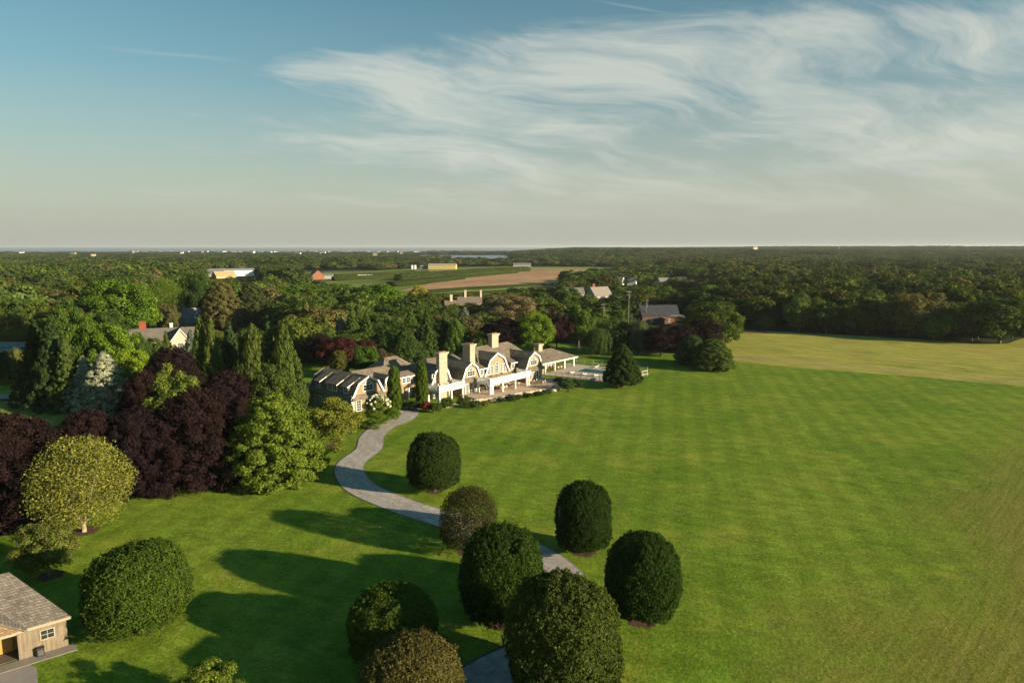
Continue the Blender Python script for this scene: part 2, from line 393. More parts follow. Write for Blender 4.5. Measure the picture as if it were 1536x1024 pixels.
MEAD = groundmat('meadow_grass', (0.17, 0.21, 0.03), (0.27, 0.26, 0.055), 0.02, 0.4, (0.27, 0.21, 0.08), mead_extra, 0.6, 1.2)
mead_pts = [G(*p) for p in [(1060, 529), (1100, 541), (1200, 552), (1400, 567), (1536, 579.5), (1720, 597), (1720, 505), (1620, 503), (1540, 505), (1512, 515), (1490, 516), (1400, 510), (1260, 502), (1110, 494)]]
sheet('meadow', mead_pts, 0.014, MEAD)
HAY = groundmat('hay_stubble', (0.30, 0.23, 0.10), (0.25, 0.24, 0.07), 0.05, 0.5, None, mead_extra, 0.5, 1.2)
sheet('hay_strip', [G(*p) for p in [(1096, 536), (1200, 548), (1400, 563), (1536, 575.5), (1720, 592), (1720, 581), (1536, 566), (1400, 556), (1200, 540), (1100, 530)]], 0.022, HAY)
# left garden lawns and neighbour's field
sheet('side_lawn', [G(*p) for p in [(-200, 640), (200, 690), (235, 640), (100, 606), (0, 601), (-200, 600)]], 0.006, groundmat('rough_grass', (0.12, 0.17, 0.03), (0.20, 0.22, 0.05), 0.1, 0.8, (0.22, 0.22, 0.06)))
sheet('back_lawn', [G(*p) for p in [(-200, 599), (60, 596), (110, 585), (60, 560), (-200, 560)]], 0.006, LAWN)
sheet('garden_lawn', [G(*p) for p in [(330, 520), (430, 520), (420, 488), (340, 488)]], 0.006, LAWN)
PATH = plain('path_gravel', (0.25, 0.235, 0.215), 0.9, 0.15, 0.5)
sheet('path', [G(*p) for p in [(-60, 600), (31, 597), (30, 590.5), (-60, 593.5)]], 0.012, PATH)
# driveway
def spline(ps, n=10):
    out = []
    for i in range(len(ps) - 1):
        p0 = np.array(ps[max(i - 1, 0)]); p1 = np.array(ps[i]); p2 = np.array(ps[i + 1]); p3 = np.array(ps[min(i + 2, len(ps) - 1)])
        for k in range(n):
            s = k / n
            out.append(tuple(0.5 * ((2 * p1) + (-p0 + p2) * s + (2 * p0 - 5 * p1 + 4 * p2 - p3) * s * s + (-p0 + 3 * p1 - 3 * p2 + p3) * s ** 3)))
    out.append(tuple(ps[-1])); return out
DRV = [(600, 606), (612, 617), (604, 628), (575, 640), (558, 655), (553, 673), (529, 692), (524, 708), (543, 732), (603, 758), (665, 778), (722, 796), (777, 818), (828, 848), (857, 885), (856, 925), (815, 970), (738, 1008), (650, 1070), (560, 1180)]
dc = spline([G(*p) for p in DRV], 8)
def strip(name, cl, w0, w1, z, mat):
    """band between offsets w0 and w1 to the side of a centre line"""
    v = []; f = []
    for i, p in enumerate(cl):
        a = np.array(cl[min(i + 1, len(cl) - 1)]) - np.array(cl[max(i - 1, 0)]); a = a / np.linalg.norm(a)
        nrm = np.array((a[1], -a[0]))
        for wv_ in (w0, w1):
            q = np.array(p) + nrm * wv_; v.append((q[0], q[1], z))
        if i: k = 2 * i; f.append((k - 2, k, k + 1, k - 1))
    me = MB().add(v, f).mesh(name)
    return structure(name, me, mat)
def drive_extra(t, pos, c):
    sp = noise(t, rmap(t, pos, 120, 0.2, 1.0), 0.6, 5, 0.6, 0.5)
    c = mixc(t, 1.0, c, ramp(t, sp, [(0.3, 0.8), (0.7, 1.15)]), 'MULTIPLY')
    c = mixc(t, 1.0, c, ramp(t, noise(t, pos, 1.2, 6, 0.75), [(0.3, 0.80), (0.7, 1.15)]), 'MULTIPLY')
    n = noise(t, pos, 9, 3, 0.8)
    return mixc(t, 1.0, c, ramp(t, n, [(0.3, 0.80), (0.7, 1.20)]), 'MULTIPLY')
DRM = groundmat('driveway_gravel', (0.34, 0.315, 0.29), (0.41, 0.385, 0.35), 0.1, 1.0, None, drive_extra)
strip('wheel_track', dc, 0.55, 0.95, 0.033, groundmat('worn_gravel', (0.29, 0.27, 0.25), (0.35, 0.33, 0.30), 0.2, 1.5))
strip('wheel_track', dc, -0.95, -0.55, 0.033, bpy.data.materials['worn_gravel'])
EDG = plain('edging', (0.07, 0.065, 0.06), 0.9, 0.2)
wd = 2.25
strip('driveway', dc, -wd, wd, 0.030, DRM)
strip('driveway_edging', dc, wd, wd + 0.22, 0.034, EDG)
strip('driveway_edging', dc, -wd - 0.15, -wd, 0.034, plain('edging_stone', (0.22, 0.2, 0.18), 0.9, 0.2))
sheet('court', [G(*p) for p in [(560, 646), (600, 634), (628, 620), (629, 611), (611, 604), (596, 607), (597, 617), (590, 625), (560, 633)]], 0.022, DRM)
# farmland
DIRT = groundmat('ploughed_soil', (0.34, 0.20, 0.105), (0.42, 0.27, 0.15), 0.006, 0.08, (0.38, 0.30, 0.16),
    lambda t, pos, c: mixc(t, 1.0, c, ramp(t, noise(t, rmap(t, pos, 60, 0.12, 1.5), 0.05, 5, 0.6), [(0.3, 0.75), (0.7, 1.2)]), 'MULTIPLY'))
CROP = groundmat('crop_green', (0.11, 0.155, 0.03), (0.16, 0.20, 0.04), 0.01, 0.1, (0.22, 0.23, 0.07),
    lambda t, pos, c: mixc(t, 1.0, c, ramp(t, noise(t, rmap(t, pos, 60, 0.05, 2.5), 0.06, 4, 0.5), [(0.35, 0.6), (0.65, 1.3)]), 'MULTIPLY'))
FIELDS = [(560, 447), (520, 440), (430, 418), (430, 409), (560, 406), (640, 401), (780, 399), (960, 401), (955, 406), (925, 411), (850, 424), (850, 436), (800, 444), (700, 449), (620, 452)]
sheet('crop_field', [G(*p) for p in FIELDS], 0.05, CROP)
BROWN = [(598, 437), (650, 424), (700, 416), (760, 410), (800, 405), (940, 403.5), (938, 408), (900, 413), (838, 424.5), (760, 428), (640, 434)]
sheet('ploughed_field', [G(*p) for p in BROWN], 0.12, DIRT)
sheet('field_margin', [G(*p) for p in [(610, 446), (700, 436), (830, 428), (830, 430.5), (700, 441), (620, 450)]], 0.12, groundmat('margin_grass', (0.20, 0.22, 0.05), (0.25, 0.25, 0.07), 0.02, 0.2))
sheet('stubble_field', [G(*p) for p in [(640, 404.5), (800, 401.5), (960, 402), (940, 403.5), (800, 404.5), (700, 408), (640, 409)]], 0.12, groundmat('stubble', (0.30, 0.25, 0.12), (0.22, 0.22, 0.07), 0.01, 0.1))
ROAD = plain('asphalt', (0.07, 0.07, 0.072), 0.9, 0.1, 0.5)
sheet('road', [G(*p) for p in [(1085, 497.5), (1150, 500), (1150, 497), (1085, 494)]], 0.03, plain('red_gravel', (0.20, 0.09, 0.07), 0.9, 0.2, 0.3))
OPEN = [  # photograph regions whose ground carries no woodland tree
    FIELDS, [(430, 420), (620, 452), (640, 446), (560, 404), (430, 406)],
    [(-400, 1400), (-400, 700), (0, 612), (240, 640), (300, 560), (420, 545), (560, 540), (760, 512), (860, 512), (1060, 532), (1100, 494), (1260, 503), (1400, 511), (1490, 517), (1514, 516), (1542, 505), (1800, 503), (2600, 560), (2600, 1500)],
    [(-300, 610), (110, 610), (110, 560), (-300, 560)],
    [(-300, 566), (48, 566), (56, 505), (-300, 505)],
    [(330, 522), (440, 522), (425, 486), (335, 486)],
    [(180, 540), (310, 540), (310, 500), (180, 500)],
    [(935, 500), (1045, 500), (1045, 472), (935, 472)],
    [(860, 500), (905, 500), (905, 488), (860, 488)],
]
# ---------------------------------------------------------------- foliage meshes, one unit high and one unit wide
rng = np.random.default_rng(11)
def unit(v): return v / (np.linalg.norm(v, axis=-1, keepdims=True) + 1e-9)
def quads_mesh(name, c, n, s, aspect=0.6, along=None, core=None, rnd=None):
    """one mesh of small leaf faces at centres c, facing n, half length s"""
    m = len(c); n = unit(n)
    a = rng.normal(size=(m, 3)) if along is None else along + rng.normal(size=(m, 3)) * 0.25
    t = unit(a - (a * n).sum(1, keepdims=True) * n); b = np.cross(n, t)
    s = np.broadcast_to(np.asarray(s, float).reshape(-1, 1) if np.ndim(s) else s, (m, 1)) * rng.uniform(0.7, 1.3, (m, 1))
    v = np.stack([c - t * s, c + b * s * aspect, c + t * s, c - b * s * aspect], 1).reshape(-1, 3)
    f = np.arange(4 * m).reshape(-1, 4)
    r = rng.uniform(0, 1, m) if rnd is None else rnd
    ls = np.arange(0, 4 * m, 4); loops = f.reshape(-1); tot = [4] * m
    if core is not None:
        cv, cf = core; k = len(v)
        v = np.concatenate([v, cv]); loops = np.concatenate([loops, (cf + k).reshape(-1)])
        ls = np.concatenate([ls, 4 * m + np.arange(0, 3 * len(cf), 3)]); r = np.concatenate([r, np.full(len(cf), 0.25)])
    me = bpy.data.meshes.new(name)
    me.vertices.add(len(v)); me.vertices.foreach_set('co', v.astype(np.float32).reshape(-1))
    me.loops.add(len(loops)); me.loops.foreach_set('vertex_index', loops.astype(np.int32))
    me.polygons.add(len(ls)); me.polygons.foreach_set('loop_start', ls.astype(np.int32))
    me.update()
    at = me.attributes.new('rnd', 'FLOAT', 'FACE'); at.data.foreach_set('value', r.astype(np.float32))
    me.materials.append(LEAF)
    return me
import bmesh as _bm
def ico(sub):
    b = _bm.new(); _bm.ops.create_icosphere(b, subdivisions=sub, radius=1.0)
    b.verts.ensure_lookup_table(); v = np.array([x.co[:] for x in b.verts]); f = np.array([[x.index for x in q.verts] for q in b.faces]); b.free(); return v, f
ICO1, ICO2, ICO3 = ico(1), ico(2), ico(3)
def sph(m):
    return unit(rng.normal(size=(m, 3)))
def lumps(d, k=3.0, ph=0.0):
    return (np.sin(d[:, 0] * k * 1.7 + ph) * np.sin(d[:, 1] * k * 1.3 + ph * 2) * np.sin(d[:, 2] * k * 1.9 + ph * 3)
            + 0.5 * np.sin(d[:, 0] * k * 3.7 + ph * 5) * np.sin(d[:, 1] * k * 4.1 - ph) * np.sin(d[:, 2] * k * 3.3 + 1))
def broad(name, K, per, s, base=0.10, wob=0.16, cl=(0.10, 0.19), flat=0.72, shape=1.0, core=True, up=0.35):
    """broadleaf crown: leaf clumps over and inside a lumpy dome"""
    ph = rng.uniform(0, 6); C_, N_, S_ = [], [], []; cv, cf = [], []
    golden = math.pi * (3 - math.sqrt(5)); holes = sph(3)
    for i in range(K):
        zz = 1 - 1.72 * (i + 0.5) / K; r_ = math.sqrt(max(0, 1 - zz * zz)); th = golden * i + rng.uniform(-0.35, 0.35)
        d = np.array([r_ * math.cos(th), r_ * math.sin(th), zz]); d = unit(d + rng.normal(size=3) * 0.12)
        R_ = rng.uniform(*cl)
        e = 1 + wob * float(lumps(d[None], 2.0, ph)[0]) + rng.uniform(-0.1, 0.06)
        if rng.uniform() < 0.12: e *= 0.65
        if (holes @ d).max() > 0.93: e *= 0.72
        if rng.uniform() < 0.07: e *= 1.12
        rad = np.array([0.5, 0.5, (1 - base) / 2]) * e - R_ * 0.75
        z0 = base + (1 - base) * 0.5
        c = d * rad; c[2] = c[2] * (1.0 if c[2] > 0 else shape) + z0
        m = int(per * (R_ / cl[1]) ** 2)
        q = sph(m); q = unit(q + d * 0.55 + np.array([0, 0, up]))
        rr = R_ * (0.72 + 0.34 * rng.uniform(0, 1, (m, 1)) ** 1.5) * (1 + 0.22 * lumps(q, 5, ph + i)[:, None])
        p = c + q * rr * np.array([1, 1, flat])
        C_.append(p); N_.append(q + rng.normal(size=(m, 3)) * 0.45 + np.array([0, 0, 0.2])); S_.append(np.full(m, s))
        if core:      # inner leaves close the clump
            m = int(m * 0.22); q = sph(m); C_.append(c + q * R_ * 0.6 * rng.uniform(0, 1, (m, 1)) ** .33 * np.array([1, 1, flat])); N_.append(q + rng.normal(size=(m, 3)) * .5); S_.append(np.full(m, s * 1.45))
    if core:
        m = 500 + K * 8; q = sph(m); C_.append(q * rng.uniform(.5, 1, (m, 1)) * np.array([0.38, 0.38, (1 - base) * 0.38]) + np.array([0, 0, base + (1 - base) * 0.48])); N_.append(q + rng.normal(size=(m, 3)) * .4); S_.append(np.full(m, max(s * 1.7, 0.026)))
    cor = None
    c = np.concatenate(C_); c[:, 2] = np.maximum(c[:, 2], 0.01)
    return quads_mesh(name, c, np.concatenate(N_), np.concatenate(S_), core=cor)
def topiary(name, m, s, sparse=0.0):
    """clipped egg-shaped crown: close leaf shell with small bumps"""
    d = sph(m); d[:, 2] = np.where(d[:, 2] < -0.75, -d[:, 2], d[:, 2]); ph = rng.uniform(0, 6)
    def env(d):
        th = d[:, 2]
        r = 0.5 * np.where(th > 0, (1 - np.abs(th) ** 3.0) ** 0.5, (1 - np.abs(th) ** 3.2 * 0.62) ** 0.5)
        z = np.where(th > 0, 0.40 + 0.60 * th ** 0.92, 0.40 + 0.36 * th)
        h = unit(d[:, :2]) * r[:, None]
        return np.concatenate([h, z[:, None]], 1)
    p0 = env(d); c0 = np.array([0, 0, 0.42])
    bmp = 1 + 0.045 * lumps(d, 2.5, ph) + 0.045 * lumps(d, 8, ph + 1) + 0.035 * lumps(d, 19, ph + 2)
    dep = 1 - (0.07 + sparse * 0.25) * rng.uniform(0, 1, m) ** 1.3
    spk = np.where(rng.uniform(0, 1, m) < 0.06, rng.uniform(1.01, 1.05, m), 1.0)
    dents = sph(7); dd = (d @ dents.T).max(1); bmp = bmp * (1 - 0.06 * np.clip((dd - .86) / .12, 0, 1))
    shoots = sph(60); sh = (d @ shoots.T).max(1); spk = spk + 0.05 * np.clip((sh - .9965) / .0025, 0, 1)
    p = c0 + (p0 - c0) * (bmp * dep * spk)[:, None]
    core = None
    cvv = c0 + (env(ICO3[0]) - c0) * (0.84 - sparse * 0.2); core = (cvv, ICO3[1])
    n = unit(p0 - c0) * 0.75 + rng.normal(size=(m, 3)) * 0.55
    if sparse: core = None
    return quads_mesh(name, p, n, s, 0.62, core=core)
def spruce(name, levels, br, per, s, droop=0.12, pw=0.85, ragged=0.25, base=0.04):
    C_, N_, A_ = [], [], []
    for L in range(levels):
        z = base + (1 - base) * (L / levels) ** 0.92
        rad = 0.5 * (1 - (z - base) / (1 - base)) ** pw * rng.uniform(1 - ragged * 0.6, 1.05) + 0.008
        nb = max(4, int(br * (0.45 + rad * 1.4)))
        for k in range(nb):
            a = rng.uniform(0, 2 * math.pi); rr = rad * rng.uniform(1 - ragged, 1.08); m = max(4, int(per * (0.3 + rr * 1.8)))
            t = rng.uniform(0.25, 1, m) ** 0.7; wdt = 0.035 + 0.06 * rr
            side = rng.normal(size=m) * wdt * (1.2 - t)
            dx, dy = math.cos(a), math.sin(a)
            x = dx * t * rr - dy * side; y = dy * t * rr + dx * side
            zz = z + 0.02 * t - droop * rr * t ** 2 * 1.6 - np.abs(side) * 0.35 + rng.normal(size=m) * 0.004
            C_.append(np.stack([x, y, zz], 1)); N_.append(np.stack([np.full(m, dx * .8), np.full(m, dy * .8), np.full(m, 0.55)], 1) + rng.normal(size=(m, 3)) * 0.4)
            A_.append(np.tile([dx, dy, -droop * 2], (m, 1)))
    c = np.concatenate(C_); c[:, 2] = np.clip(c[:, 2], 0.01, 1)
    v, f = ICO2; zc_ = (v[:, 2] + 1) / 2; r_ = 0.62 * 0.5 * (1 - zc_) ** pw
    h = unit(v[:, :2] + 1e-6); core = (np.stack([h[:, 0] * r_, h[:, 1] * r_, base + zc_ * 0.92], 1), f)
    return quads_mesh(name, c, np.concatenate(N_), s, 0.42, along=np.concatenate(A_), core=core)
def thuja(name, m, s, pw=0.7, base=0.02, colm=False, spires=7):
    """dense upright evergreen with flame-like plumes"""
    ph = rng.uniform(0, 6); z = rng.uniform(0, 1, m) ** 0.85; a = rng.uniform(0, 2 * math.pi, m)
    def env(z, a):
        r = (np.minimum(1, z * 5 + 0.62) * (1 - z ** 3.0) ** 0.75 * 0.5) if colm else 0.5 * np.minimum(1, z * 8 + 0.75) * (1 - z) ** pw
        fl = 1 + 0.16 * np.sin(a * spires + ph + z * 5) + 0.12 * np.sin(a * 3 - z * 13 + ph) + 0.08 * np.sin(z * 40 + a * 5)
        return r * fl
    r = env(z, a) * (1 - 0.16 * rng.uniform(0, 1, m) ** 1.5) + 0.004
    p = np.stack([np.cos(a) * r, np.sin(a) * r, base + z * (1 - base)], 1)
    n = np.stack([np.cos(a), np.sin(a), np.full(m, 0.45)], 1) + rng.normal(size=(m, 3)) * 0.45
    v, f = ICO3; zz = (v[:, 2] + 1) / 2; aa = np.arctan2(v[:, 1], v[:, 0]); rr = env(zz, aa) * 0.80
    core = (np.stack([np.cos(aa) * rr, np.sin(aa) * rr, base + zz * (1 - base) * 0.97], 1), f)
    return quads_mesh(name, p, n, s, 0.5, along=np.tile([0, 0, 1.0], (m, 1)), core=core)
def clumpy(name, prof, K, per, s, cl=(0.06, 0.10), flat=1.0, up=0.3, inner=900, rag=0.0):
    """crown of leaf clumps set over any outline r = prof(z)"""
    C_, N_, S_ = [], [], []; golden = math.pi * (3 - math.sqrt(5)); ph = rng.uniform(0, 6)
    zz = np.linspace(0.01, 0.985, 400); wgt = np.cumsum(prof(zz) + 0.03); wgt /= wgt[-1]
    for i in range(K):
        z = float(np.interp((i + .5) / K, wgt, zz)); r0 = float(prof(np.array([z]))[0]); R_ = rng.uniform(*cl) * (0.55 + 0.45 * min(1, r0 / .3))
        a = golden * i + rng.uniform(-.3, .3); r = max(0, (r0 - R_ * 0.6)) * rng.uniform(.86 - rag, 1.06 + rag * .5); d = np.array([math.cos(a), math.sin(a), .15])
        c = np.array([math.cos(a) * r, math.sin(a) * r, z]); m = int(per * (R_ / cl[1]) ** 2)
        q = unit(sph(m) + d * .6 + np.array([0, 0, up])); rr = R_ * (.7 + .36 * rng.uniform(0, 1, (m, 1)) ** 1.4) * (1 + .2 * lumps(q, 5, ph + i)[:, None])
        C_.append(c + q * rr * np.array([1, 1, flat])); N_.append(q + d * .3 + rng.normal(size=(m, 3)) * .45); S_.append(np.full(m, s))
    z = rng.uniform(0.02, .93, inner); a = rng.uniform(0, 6.28, inner); r = prof(z) * .72 * rng.uniform(.5, 1, inner)
    C_.append(np.stack([np.cos(a) * r, np.sin(a) * r, z], 1)); N_.append(np.stack([np.cos(a), np.sin(a), np.full(inner, .2)], 1) + rng.normal(size=(inner, 3)) * .4); S_.append(np.full(inner, s * 2.4))
    c = np.concatenate(C_); c[:, 2] = np.clip(c[:, 2], .005, 1.01)
    return quads_mesh(name, c, np.concatenate(N_), np.concatenate(S_))
def weeping(name, m, s):
    strands = 260; C_, N_ = [], []
    for i in range(strands):
        a = rng.uniform(0, 2 * math.pi); r0 = 0.5 * rng.uniform(0.25, 1) ** 0.6; top = 0.98 - 0.55 * (r0 / 0.5) ** 1.8 * rng.uniform(0.6, 1); bot = max(0.02, top - rng.uniform(0.2, 0.65))
        k = m // strands; t = rng.uniform(0, 1, k)
        x = math.cos(a) * (r0 + 0.03 * t) + rng.normal(size=k) * 0.014; y = math.sin(a) * (r0 + 0.03 * t) + rng.normal(size=k) * 0.014
        C_.append(np.stack([x, y, top + (bot - top) * t], 1)); N_.append(np.stack([np.full(k, math.cos(a)), np.full(k, math.sin(a)), np.full(k, 0.3)], 1) + rng.normal(size=(k, 3)) * 0.4)
    core = (ICO2[0] * np.array([0.3, 0.3, 0.42]) + np.array([0, 0, 0.44]), ICO2[1])
    return quads_mesh(name, np.concatenate(C_), np.concatenate(N_), s, 0.4, along=np.tile([0, 0, 1.0], (len(np.concatenate(C_)), 1)), core=core)
def limbs(seed, n=9, spread=0.36, fork=0.10, h=0.9, r=0.02, twigs=5):
    """trunk that divides low into many rising limbs; returns a mesh and the twig ends"""
    rg = random.Random(seed); mb = MB(); ends = []
    mb.tube([(0, 0, -0.01), (0.003, 0.002, fork * 0.5), (0, 0.002, fork)], [r * 1.3, r, r * 1.1], 8)
    for i in range(n):
        a = 2 * math.pi * i / n + rg.uniform(-0.3, 0.3); e = rg.uniform(0.25, 1.0)
        end = Vector((math.cos(a) * spread * math.sqrt(e) * rg.uniform(0.8, 1.1), math.sin(a) * spread * math.sqrt(e), fork + (h - fork) * (1.08 - 0.65 * e) * rg.uniform(0.85, 1)))
        p0 = Vector((0, 0, fork * 0.9)); mid = p0.lerp(end, 0.45) + Vector((math.cos(a), math.sin(a), 0)) * 0.05 * e
        mb.tube([p0, mid, end], [r * 0.5, r * 0.26, r * 0.06], 5)
        for _ in range(twigs):
            t = rg.uniform(0.35, 0.95); q = mid.lerp(end, (t - 0.45) / 0.55) if t > 0.45 else p0.lerp(mid, t / 0.45)
            e2 = q + Vector((rg.uniform(-1, 1), rg.uniform(-1, 1), rg.uniform(-0.1, 0.9))).normalized() * rg.uniform(0.08, 0.2)
            mb.tube([q, q.lerp(e2, 0.5) + Vector((0, 0, 0.01)), e2], [r * 0.22, r * 0.14, r * 0.05], 4); ends.append(e2)
        ends.append(end)
    return mb, ends
def open_crown(name, seed, m, s, n=13):
    mb, ends = limbs(seed, n, twigs=9); E_ = np.array([e[:] for e in ends])
    i = rng.integers(0, len(E_), m); p = E_[i] + rng.normal(size=(m, 3)) * np.array([0.05, 0.05, 0.045])
    d = p - np.array([0, 0, 0.52]); k = np.sqrt((d[:, 0] / 0.5) ** 2 + (d[:, 1] / 0.5) ** 2 + (d[:, 2] / 0.5) ** 2)
    p = np.where((k > 1)[:, None], np.array([0, 0, 0.52]) + d / np.maximum(k, 1)[:, None] * rng.uniform(0.9, 1.02, (m, 1)), p)
    p[:, 2] = np.maximum(p[:, 2], 0.08)
    k2 = m // 2; q = sph(k2); q[:, 2] = np.where(q[:, 2] < -.84, -q[:, 2], q[:, 2]); a_ = rng.uniform(0, 6)
    p[:k2] = np.array([0, 0, 0.50]) + q * np.array([.47, .47, .49]) * ((1 + .10 * lumps(q, 3, a_) + .07 * lumps(q, 9, a_)) * rng.uniform(.45, 1.0, k2) ** .5)[:, None]
    return quads_mesh(name, p, rng.normal(size=(m, 3)) + np.array([0, 0, 0.4]), s, 0.6), mb
def trunkmesh(r=0.025, h=0.75):
    mb = MB(); mb.tube([(0, 0, -0.01), (0.004, 0, 0.05), (0, 0.006, 0.25), (0.006, 0, 0.5), (0, 0, h)], [r * 1.4, r, r * 0.85, r * 0.5, r * 0.12], 7)
    rg = random.Random(5)
    for i in range(6):
        a = i * 1.05 + rg.uniform(-0.2, 0.2); z = 0.16 + 0.07 * i
        mb.tube([(0, 0.003, z), (math.cos(a) * 0.14, math.sin(a) * 0.14, z + 0.12), (math.cos(a) * 0.3, math.sin(a) * 0.3, z + 0.22)], [r * 0.45, r * 0.3, r * 0.08], 5)
    return mb.mesh('trunk')
TRUNK = trunkmesh(); TRUNK.materials.append(BARK)
TRC = MB().tube([(0, 0, -0.01), (0, 0, 0.3), (0, 0, 0.9)], [0.03, 0.02, 0.003], 7).mesh('trunk'); TRC.materials.append(BARK)
PR = {}
def protos():
    for i in range(3): PR['fine%d' % i] = clumpy('crown', lambda z: .5 * np.minimum(1, z * 4 + .74) * np.maximum(0, 1 - z ** 2.4) ** .55, 300, 300, .0105, (.045, .10), .7, .3, 3000, rag=.12)
    for i in range(4): PR['big%d' % i] = broad('crown', 75, 300, 0.0150, base=0.05, wob=0.16, cl=(0.08, 0.16))
    for i in range(5): PR['mid%d' % i] = broad('crown', [38, 46, 34, 52, 42][i], 270, 0.021, base=0.06, wob=0.20, cl=(0.10, 0.20), flat=[.7, .6, .8, .65, .75][i])
    for i in range(5): PR['far%d' % i] = broad('crown', 22, 110, 0.040, base=0.08, wob=0.2, cl=(0.13, 0.24), flat=0.7)
    for i in range(3): PR['clip%d' % i] = topiary('crown', 46000, 0.0105)
    PR['clipsparse'] = topiary('crown', 24000, 0.0115, 0.8)
    for i in range(2): PR['spruce%d' % i] = clumpy('crown', lambda z: .5 * np.minimum(1, z * 8 + .7) * (1 - z) ** (.8 + .15 * i), 210, 110, .017, (.04, .085), .42, .15, 1200, rag=.22)
    PR['bluespruce'] = clumpy('crown', lambda z: .5 * np.minimum(1, z * 8 + .7) * (1 - z) ** .75, 170, 150, .019, (.05, .095), .45, .2, 1500, rag=.25)
    for i in range(3):
        pw = [.9, .75, 1.05][i]
        PR['thuja%d' % i] = clumpy('crown', lambda z: .5 * np.minimum(1, z * 5 + .65) * (1 - z) ** pw, 110, 190, .019, (.06, .11), 1.5, .5)
    PR['column'] = clumpy('crown', lambda z: .5 * np.minimum(1, z * 4 + .6) * np.maximum(0, 1 - z ** 5) ** .5, 110, 190, .024, (.11, .19), .45, .4)
    PR['cone'] = clumpy('crown', lambda z: .5 * np.minimum(1, np.maximum(0, z - .07) * 9) ** .5 * (1 - np.maximum(0, z - .12) / .88) ** .66, 230, 260, .0135, (.045, .085), .7, .25, 2500)
    PR['weep'] = weeping('crown', 15000, 0.017)
    PR['layer'] = clumpy('crown', lambda z: .5 * np.minimum(1, z * 3 + .70) * np.maximum(0, 1 - z ** 2.2) ** .6, 260, 260, .0125, (.05, .11), .42, .2, 3000, rag=.10)
protos()
OPENC, OPENL = open_crown('crown', 4, 25000, 0.0100, 17)
OPENLM = OPENL.mesh('trunk'); OPENLM.materials.append(BARKP)
SPARSE = limbs(9, 11, 0.34, 0.12, 0.9, 0.018, 6)[0].mesh('trunk'); SPARSE.materials.append(BARKP)
TINT = dict(
    dark=(0.036, 0.066, 0.015), green=(0.052, 0.086, 0.020), mid=(0.066, 0.102, 0.024), bright=(0.088, 0.138, 0.024), lime=(0.125, 0.165, 0.024),
    yellow=(0.21, 0.20, 0.03), olive=(0.095, 0.095, 0.035), brown=(0.13, 0.10, 0.05), purple=(0.020, 0.0130, 0.0145), red=(0.048, 0.0185, 0.0175),
    blue=(0.21, 0.245, 0.185), deep=(0.030, 0.055, 0.018), clip=(0.040, 0.072, 0.014), clipred=(0.075, 0.070, 0.022), pale=(0.15, 0.165, 0.04), wood=(0.072, 0.098, 0.019))
NTREE = [0]
def tree(name, px, by, ty, wpx, kind, tint, label, group=None, trunk=None, wide=1.0, XYH=None):
    if XYH: X, Y, h, wd_ = XYH
    else:
        X, Y = G(px, by); h = Hgt(px, by, ty)
        wd_ = wpx / F * (Y * math.cos(PITCH) + (CAM_H - h * .4) * math.sin(PITCH)) * wide * {'spruce': 1.25, 'bluespruce': 1.3, 'thuja': 1.45, 'clip': 0.94, 'fine': 0.95}.get(kind, 1.0)
    if kind == 'open': PR['open'] = OPENC; trunk = OPENLM
    if 'tiered' in label: trunk = SPARSE
    keys = [k for k in PR if k.rstrip('0123456789') == kind] or [kind]
    key = keys[int(rng.integers(0, len(keys)))]
    root = empty(name, (X, Y, 0), float(rng.uniform(0, 6.28)), label, 'tree' if 'shrub' not in name else 'shrub', group)
    root.scale = (wd_, wd_, h)
    me = PR[key]
    tc = np.array(TINT[tint] if isinstance(tint, str) else tint) * rng.uniform(0.9, 1.12) * (1.2 if kind in ('spruce', 'thuja', 'big', 'mid', 'layer') and not (isinstance(tint, str) and tint in ('purple', 'red', 'deep')) else 1.0)
    cr = link('crown', me, None, root, tintc=tc)
    if XYH: cr.location.z = -0.10
    if trunk is None: trunk = TRC if kind in ('spruce', 'bluespruce', 'thuja', 'column', 'cone', 'weep') else TRUNK
    if 'shrub' not in name: link('trunk', trunk, None, root)
    NTREE[0] += 1
    PLACED.append((X, Y, wd_ * 0.5)); return root
PLACED = []
# --- clipped trees along the driveway
gr = 'clipped round trees along the driveway'
T = lambda *a, **k: tree(*a, **k)
T('clipped_tree', 652, 736, 648, 84, 'clip', (0.036, 0.062, 0.016), 'dark clipped round tree beside the driveway, highest up the lawn towards the house', gr)
T('clipped_tree', 704, 826, 732, 88, 'clipsparse', (0.062, 0.066, 0.022), 'thin brownish clipped tree with limbs showing, left of the driveway', gr, trunk=SPARSE)
T('clipped_tree', 754, 930, 792, 136, 'clip', (0.034, 0.066, 0.012), 'large dark clipped tree behind the biggest round one, hiding the driveway bend', gr)
T('clipped_tree', 875, 828, 725, 92, 'clip', (0.030, 0.058, 0.012), 'dark egg-shaped clipped tree standing on the lawn right of the driveway', gr)
T('clipped_tree', 963, 928, 803, 120, 'clip', (0.029, 0.060, 0.012), 'dark clipped tree farthest right on the open lawn', gr)
T('clipped_tree', 843, 1040, 868, 182, 'clip', (0.060, 0.084, 0.018), 'biggest clipped round tree with reddish tips, in front of the driveway bend', gr)
T('clipped_tree', 590, 985, 884, 140, 'clip', (0.052, 0.088, 0.016), 'green clipped round tree standing behind a reddish one', gr)
T('clipped_tree', 617, 1066, 962, 165, 'clip', (0.088, 0.084, 0.028), 'reddish brown clipped round tree cut by the lower edge, in front of a green one', gr)
T('clipped_tree', 212, 940, 817, 158, 'clip', (0.062, 0.105, 0.016), 'broad bright green clipped round tree beside the wooden barn', gr)
T('young_shrub', 312, 1075, 1001, 100, 'big', 'lime', 'light green leafy shrub cut off by the lower edge')
